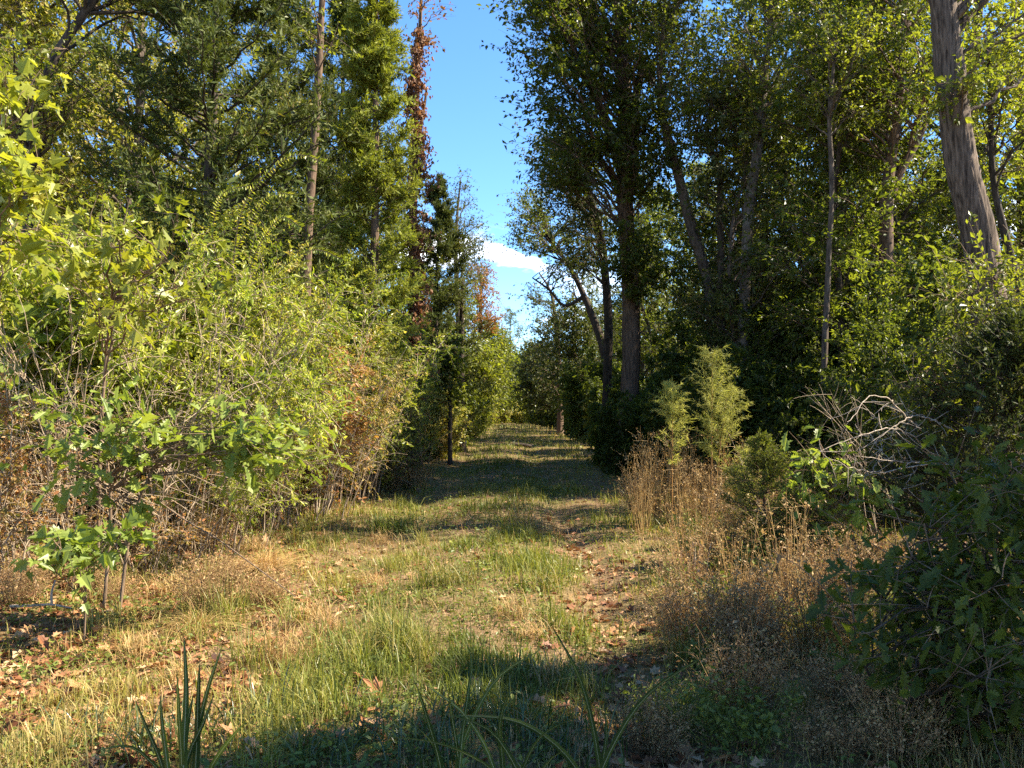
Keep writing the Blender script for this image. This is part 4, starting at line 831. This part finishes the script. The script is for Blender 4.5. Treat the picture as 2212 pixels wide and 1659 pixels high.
def weeds(lst, grp):
    for u, v, k, s in lst:
        Yd = 1.6 * F / (v - 886)
        for _ in range(4):
            x, y = XY(u, Yd); Yd = (CAMZ - float(H(x, y))) * F / (v - 886)
        x, y = XY(u, Yd); thing('dry_weed' if k != 3 else 'green_weed', place_label(WL[k], x, y, .2, 1), 'weed', WK[k], on(x, y, -.01), g.uniform(0, 6.28), s, 'wispy weeds beside the track')
lst = []
for u in np.arange(1470, 1900, 46):      # mound right of the rut
    for v in (1200, 1265, 1330, 1395):
        if u > 1430 + (1420 - v) * .12: lst.append((u + g.normal(0, 20), v + g.normal(0, 22), int(g.choice([0, 2, 1, 3, 3, 4])), g.uniform(.5, 1.0)))
weeds(lst, 'brown weeds heaped right of the wheel rut')
lst = [(u + g.normal(0, 14), v + g.normal(0, 10), int(g.choice([0, 1, 4, 4])), g.uniform(.8, 1.2)) for u in (1400, 1440, 1480, 1530, 1580, 1630, 1690) for v in (1060, 1110, 1150)]
weeds(lst, 'wispy weeds under the feathery plumes')
lst = [(u + g.normal(0, 40), v + g.normal(0, 26), int(g.choice([0, 2, 2, 3, 3])), g.uniform(.5, .9)) for u in (60, 200, 330, 460, 560) for v in (1080, 1150, 1230, 1310)] + [(u, 1060 + g.normal(0, 14), int(g.choice([0, 1, 4])), g.uniform(.8, 1.2)) for u in (520, 600, 660, 720, 780, 850, 900)]
weeds(lst, 'brown weeds on the left bank')
lst = [(u + g.normal(0, 40), v + g.normal(0, 20), int(g.choice([0, 0, 2, 3])), g.uniform(.5, .8)) for u in (1500, 1640, 1780, 1900, 2020, 2140) for v in (1480, 1560, 1630)]
weeds(lst, 'shaded weeds in the near corner')

# bare dead branch, right
bx, by = XY(2040, 7.4); Yd = 7.4
main = [[(2075, 1010), (2020, 995), (1960, 1000), (1905, 992), (1850, 985)], [(2030, 996), (1960, 1010), (1890, 1020), (1840, 1010), (1790, 990)], [(2010, 940), (1960, 905), (1930, 870), (1905, 858), (1870, 860), (1850, 890), (1830, 915)], [(2030, 996), (1975, 945), (1930, 925), (1880, 935), (1820, 955), (1770, 975)], [(2060, 930), (2010, 905), (1975, 898), (1940, 915), (1900, 945)],
        [(1905, 992), (1870, 1030), (1850, 1060)], [(1990, 998), (1960, 1040), (1945, 1070)], [(1880, 935), (1900, 970), (1930, 1000)], [(1930, 925), (1900, 905), (1880, 900)], [(1960, 1000), (1930, 960), (1915, 930)], [(1840, 1010), (1820, 1035), (1800, 1050)], [(1930, 870), (1950, 890), (1975, 900)]]
org = P(2075, 1010, Yd); sb = Buf(); g2 = rs(77)
for i, a in enumerate(main):
    p = spline(np.array([P(u, v, Yd - .12 * k + .05 * i) for k, (u, v) in enumerate(a)]) - org, 22); p[1:] += rnd3(g2, (21,)) * .006
    tubes(sb, p[None], np.linspace(.009 if i < 5 else .005, .002, 22)[None], 6)
    st = p[g2.integers(4, 22, 9)]; en = st + rnd3(g2, (9,)) * .12; tubes(sb, bez(st, (st + en) / 2 + rnd3(g2, (9,)) * .02, en, 5), np.full((9, 1), .003) * np.linspace(1.2, .5, 5)[None], 4)
thing('dead_branch', 'pale bare crooked dead branch caught in the right side undergrowth', 'branch', [(None, sb.mesh('dead_branch', [M['twig_pale']]))], tuple(org))
# forked pale stick lying on the ground, left front
Yd = 6.9; sb = Buf(); q0 = P(22, 1292, Yd); gz = float(H(q0[0], q0[1])) - q0[2] + .03
a = np.array([P(22, 1292, Yd), P(70, 1290, Yd), P(112, 1288, Yd), P(155, 1296, Yd)]) + [0, 0, gz]; bq = np.array([a[2], P(112, 1262, Yd) + [0, 0, gz], P(120, 1235, Yd) + [0, 0, gz]])
for c, r in ((a, .014), (bq, .011)): tubes(sb, (spline(c, 20) - a[0])[None], np.linspace(r, r * .55, 20)[None], 7)
thing('forked_stick', 'pale forked stick lying below the maple seedling', 'stick', [(None, sb.mesh('forked_stick', [M['twig_pale']]))], tuple(a[0]))
# leaning stick
sb = Buf(); Yd = 6.6; c = np.array([P(345, 1085, 7.0), P(395, 1120, 6.8), P(470, 1165, 6.5), P(560, 1230, 6.2), P(640, 1290, 5.9)]); c[:, 2] = np.maximum(c[:, 2], H(c[:, 0], c[:, 1]) + .02)
tubes(sb, (spline(c, 30) - c[0])[None], np.linspace(.007, .003, 30)[None], 6)
thing('fallen_twig', 'long thin grey twig slanting down the left bank', 'stick', [(None, sb.mesh('fallen_twig', [M['twig']]))], tuple(c[0]))
# logs
def log(name, label, u0, v0, u1, v1, Yd, r, mat, group=None):
    sb = Buf(); y0, y1 = Yd if isinstance(Yd, tuple) else (Yd, Yd); p = np.array([P(u0, v0, y0), P((u0 + u1) / 2, (v0 + v1) / 2, (y0 + y1) / 2), P(u1, v1, y1)]); p[:, 2] = H(p[:, 0], p[:, 1]) + r * .8; p[1, 2] += .02
    pts4 = np.c_[p - p[0], [r, r * .95, r * .7]]; c = trunk(sb, pts4, 40, 18, seed=3, flare=0, ridges=7, rough=.08)
    k = 18; base = len(sb.v[0]); ids = np.arange(k); sb.v.append(np.array([c[0, :3], c[-1, :3]], np.float32)); sb.n += 2
    f = np.array([[base, (i + 1) % k, i] for i in ids] + [[base + 1, (39 * k) + i, (39 * k) + (i + 1) % k] for i in ids]); sb.f.append((f, 0, np.full(len(f), .5, np.float32), False))
    return thing(name, label, 'log', [(None, sb.mesh(name, [M[mat]]))], tuple(p[0]), group=group)
log('fallen_log', 'grey brown fallen log lying at the foot of the young bright cedar', 838, 992, 905, 1016, (19.5, 16.5), .07, 'log')
log('fallen_log', 'short pale weathered log on the left bank behind the oak sapling', 385, 1042, 470, 1058, 10.5, .06, 'log')
log('fallen_log', 'dark rotten log lying across the shaded track far ahead', 1112, 961, 1148, 962, 37, .10, 'bark_dark')
log('fallen_log', 'pale straight fallen branch in the weeds beside the upright straw tuft', 1560, 1300, 1680, 1304, 7.1, .014, 'twig_pale')

# ---- grass tussocks and tall near blades
def tuft(seed, n, h, wd, spread, lean, mats, segs=9, rib=True, stand=.5):
    """tuft of arching ribbon blades with a pale midrib"""
    g = rs(seed); b = Buf(); a = g.uniform(0, 6.28, n); hh = h * g.uniform(.5, 1, n); l = np.abs(g.normal(lean, lean * .5, n))
    d = np.stack([np.cos(a), np.sin(a), 0 * a], -1); t = np.linspace(0, 1, segs)[None, :, None]
    p0 = np.concatenate([g.normal(0, spread, (n, 2)), np.full((n, 1), -.02)], -1)
    C = p0[:, None] + hh[:, None, None] * (np.array([0, 0, 1.]) * (t - .5 * np.minimum(l, 1.3)[:, None, None] * t ** 2.6) + d[:, None] * (l[:, None, None] * (.25 * t + .6 * t ** 2.2)))
    T = unit(np.gradient(C, axis=1)); sd = np.stack([-np.sin(a), np.cos(a), 0 * a], -1); tw = g.normal(0, .5, n)[:, None]; sd = unit(sd * np.cos(tw) + d * np.sin(tw))[:, None] * np.ones((1, segs, 1)); nr = np.cross(sd, T)
    w = wd * g.uniform(.6, 1.2, n)[:, None] * (np.sin(np.clip(.2 + .8 * t[0, :, 0], 0, 1) * pi) ** .6)[None]; w[:, -1] = .0004
    fr = np.array([-1, -.13, .13, 1.0]); zz = np.array([.22, 0, 0, .22])
    V = C[:, :, None] + w[:, :, None, None] * (fr[None, None, :, None] * sd[:, :, None] + zz[None, None, :, None] * nr[:, :, None])
    i = np.arange(segs - 1); rn = g.random(n)
    base = b.n
    for col, m in ((0, 0), (1, 1 if rib else 0), (2, 0)):
        q = np.stack([i * 4 + col, i * 4 + col + 1, (i + 1) * 4 + col + 1, (i + 1) * 4 + col], -1)
        f = (np.arange(n)[:, None, None] * segs * 4 + q[None]).reshape(-1, 4); r = np.repeat(rn, segs - 1)
        if col == 0: b.add(V, f, m, r)
        else: b.f.append((f + base, m, r.astype(np.float32), False))
    return b.mesh('grass_tuft', mats)
bm_ = (M['blade'], M['midrib'])
def at_v(u, v):
    Yd = 1.6 * F / (v - 886)
    for _ in range(5):
        x, y = XY(u, Yd); Yd = (CAMZ - float(H(x, y))) * F / (v - 886)
    return XY(u, Yd)
def tt(name, lab, u, v, me, s=1, grp=None, rz=0, Yd=None):
    x, y = at_v(u, v) if Yd is None else XY(u, Yd)
    thing(name, lab, 'grass', [(None, me)], on(x, y, 0), rz, s, grp)
tt('grass_clump', 'dark green fine bladed grass tussock in the middle of the track', 868, 1410, tuft(801, 420, .42, .0028, .09, .75, (M['grass'], M['grass']), rib=False))
tt('grass_clump', 'smaller green grass tussock behind the dark one', 985, 1260, tuft(802, 260, .34, .0026, .12, .7, (M['grass'], M['grass']), rib=False))
tt('grass_clump', 'bright lime grass tussock at the edge of the sunlit patch', 850, 1150, tuft(803, 320, .36, .0035, .16, .7, (M['clover'], M['clover']), rib=False), 1.2)
tt('golden_grass_tuft', 'golden flattened grass tuft on the left verge', 580, 1235, tuft(804, 420, .42, .0024, .06, 1.5, (M['straw'], M['straw']), rib=False))
tt('golden_grass_tuft', 'smaller golden grass tuft in front of the flattened golden one', 430, 1360, tuft(805, 300, .3, .0022, .05, 1.5, (M['straw'], M['straw']), rib=False))
tt('straw_tuft', 'pale upright straw tuft among the brown weeds', 1492, 1300, tuft(806, 26, .62, .006, .05, .16, (M['twig_pale'], M['twig_pale']), rib=False))
tk = [tuft(821, 120, .4, .003, .12, .7, (M['straw'], M['straw']), rib=False), tuft(822, 100, .5, .003, .1, .5, (M['grass'], M['grass']), rib=False)]
for q in range(70):
    u, v, k = (g.uniform(1420, 1860), g.uniform(1130, 1440), q % 2) if q < 26 else (g.uniform(250, 1250), g.uniform(1090, 1480), (q + 1) % 2)
    x, y = at_v(u, v); thing('straw_tuft' if k == 0 else 'grass_clump', ['wispy tan grass tuft among the weeds', 'loose yellow-green grass tuft among the weeds'][k] if q < 26 else ['wispy tan grass tuft on the track', 'loose yellow-green grass tuft on the track'][k], 'grass', [(None, tk[k])], on(x, y, 0), q * 1.3, g.uniform(.45, .95), ('grass tufts among the weeds' if q < 26 else 'grass tufts on the track'))
tt('straw_tuft', 'tan seeding grass leaning right in the track centre', 1140, 1140, tuft(807, 90, .55, .003, .14, .6, (M['straw'], M['straw']), rib=False), 1.1)
# tall blades close to the camera
def hero(name, lab, lines, Yd, wd=.011):
    """tall grass: every blade is a folded ribbon along its own curve, rooted in the ground"""
    b = Buf(); base = None; gq = rs(len(lab))
    for li, ln in enumerate(lines):
        q = np.array([P(u, v, Yd - .05 * (k - 1) * (1 + li % 3) * .6 + .04 * (li % 4)) for k, (u, v) in enumerate(ln)]); q[0, 2] = float(H(q[0, 0], q[0, 1])) - .01 if q[0, 2] < .56 else q[0, 2]
        if base is None: base = np.array([q[0, 0], q[0, 1], float(H(q[0, 0], q[0, 1]))])
        c = spline(q - base, 22); T = unit(np.gradient(c, axis=0)); sd = unit(np.cross(T, unit(np.array([.25 * gq.normal(), 1, .35 + .3 * gq.normal()])))); nr = np.cross(sd, T)
        t = np.linspace(0, 1, 22); w = wd * gq.uniform(.7, 1.1) * np.sin(np.clip(.16 + .84 * t, 0, 1) * pi) ** .55; w[-1] = .0005
        V = c[:, None] + w[:, None, None] * (np.array([-1, -.13, .13, 1.])[None, :, None] * sd[:, None] + np.array([.25, 0, 0, .25])[None, :, None] * nr[:, None])
        i = np.arange(21); b0 = b.n
        for col, m in ((0, 0), (1, 1), (2, 0)):
            f = np.stack([i * 4 + col, i * 4 + col + 1, (i + 1) * 4 + col + 1, (i + 1) * 4 + col], -1); r = np.full(21, gq.random())
            if col == 0: b.add(V, f, m, r)
            else: b.f.append((f + b0, m, r.astype(np.float32), False))
    thing(name, lab, 'grass', [(None, b.mesh('tall_grass', bm_))], tuple(base), group='tall grass close by')
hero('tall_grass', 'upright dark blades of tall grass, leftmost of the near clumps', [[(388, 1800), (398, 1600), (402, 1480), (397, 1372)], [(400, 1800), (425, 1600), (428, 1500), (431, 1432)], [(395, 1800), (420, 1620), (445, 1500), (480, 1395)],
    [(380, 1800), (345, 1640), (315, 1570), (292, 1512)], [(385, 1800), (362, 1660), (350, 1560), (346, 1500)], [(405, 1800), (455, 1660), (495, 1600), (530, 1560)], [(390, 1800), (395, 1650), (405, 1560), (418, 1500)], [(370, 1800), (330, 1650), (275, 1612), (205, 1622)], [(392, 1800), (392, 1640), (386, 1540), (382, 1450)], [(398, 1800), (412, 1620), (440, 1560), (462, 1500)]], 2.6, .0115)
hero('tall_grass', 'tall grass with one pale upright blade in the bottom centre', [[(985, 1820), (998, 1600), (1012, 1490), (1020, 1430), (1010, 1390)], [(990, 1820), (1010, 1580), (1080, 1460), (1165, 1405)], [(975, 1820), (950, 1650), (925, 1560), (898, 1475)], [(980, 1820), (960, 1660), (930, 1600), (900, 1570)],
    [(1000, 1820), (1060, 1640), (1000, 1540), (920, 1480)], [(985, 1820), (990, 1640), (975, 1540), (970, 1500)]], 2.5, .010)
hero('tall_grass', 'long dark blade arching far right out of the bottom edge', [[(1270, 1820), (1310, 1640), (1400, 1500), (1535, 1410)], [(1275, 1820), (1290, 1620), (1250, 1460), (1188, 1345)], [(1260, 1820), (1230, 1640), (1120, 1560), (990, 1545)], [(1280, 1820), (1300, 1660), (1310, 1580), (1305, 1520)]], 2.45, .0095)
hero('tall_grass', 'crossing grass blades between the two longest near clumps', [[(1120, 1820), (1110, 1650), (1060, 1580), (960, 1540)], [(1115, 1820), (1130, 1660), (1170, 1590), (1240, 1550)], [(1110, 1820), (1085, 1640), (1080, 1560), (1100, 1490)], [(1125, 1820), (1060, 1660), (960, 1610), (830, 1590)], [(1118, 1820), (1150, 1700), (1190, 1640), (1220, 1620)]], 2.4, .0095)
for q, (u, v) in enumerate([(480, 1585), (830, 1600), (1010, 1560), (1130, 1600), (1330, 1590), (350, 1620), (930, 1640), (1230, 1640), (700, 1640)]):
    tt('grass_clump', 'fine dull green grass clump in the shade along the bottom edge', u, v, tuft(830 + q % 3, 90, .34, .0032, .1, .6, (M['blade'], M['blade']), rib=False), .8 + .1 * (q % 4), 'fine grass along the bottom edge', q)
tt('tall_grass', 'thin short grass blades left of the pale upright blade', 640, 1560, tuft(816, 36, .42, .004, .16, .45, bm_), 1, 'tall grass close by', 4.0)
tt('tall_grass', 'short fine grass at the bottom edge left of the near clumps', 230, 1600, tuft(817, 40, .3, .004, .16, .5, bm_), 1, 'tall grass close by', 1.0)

# big single fallen leaves in the foreground
lk = []
for s in range(4):
    gq = rs(900 + s); b = Buf(); leaves(b, np.zeros((1, 3)), np.array([[1., 0, .1]]), np.array([[0, gq.normal(0, .2), 1.]]), .15, ['oak', 'maple', 'dead', 'dead'][s], np.array([.35 + .2 * s]), 0); lk.append([(None, b.mesh('fallen_leaf', [M['litter']]))])
for i in range(46):
    v = g.uniform(1290, 1640); u = g.uniform(10, 700) if i < 28 else g.uniform(700, 1480); x, y = at_v(u, v)
    thing('fallen_leaf', 'large curled tan dead leaf lying on the near ground', 'leaf', lk[i % 4], on(x, y, .03), g.uniform(0, 6.28), g.uniform(.6, 1.0), 'large fallen leaves in the foreground', (g.normal(0, .35), g.normal(0, .35)))

# trees just outside the frame whose shade falls into it
for x, y, k, s, lab in [(7.6, 5.1 + 7.6 / math.tan(AZ), 1, .74, 'dark cedar standing right of the camera'), (5.6, 3.5 + 5.6 / math.tan(AZ), 1, .84, 'dark cedar nearest the camera'), (6.4, 1.8 + 6.4 / math.tan(AZ), 1, .8, 'dark cedar by the road behind the camera'), (4.1, 4.3, 1, .36, 'low dark cedar beside the near oak bush')]:
    thing('roadside_cedar', lab, 'tree', c_dark[k], on(x, y), x, s, 'cedars beside the camera')
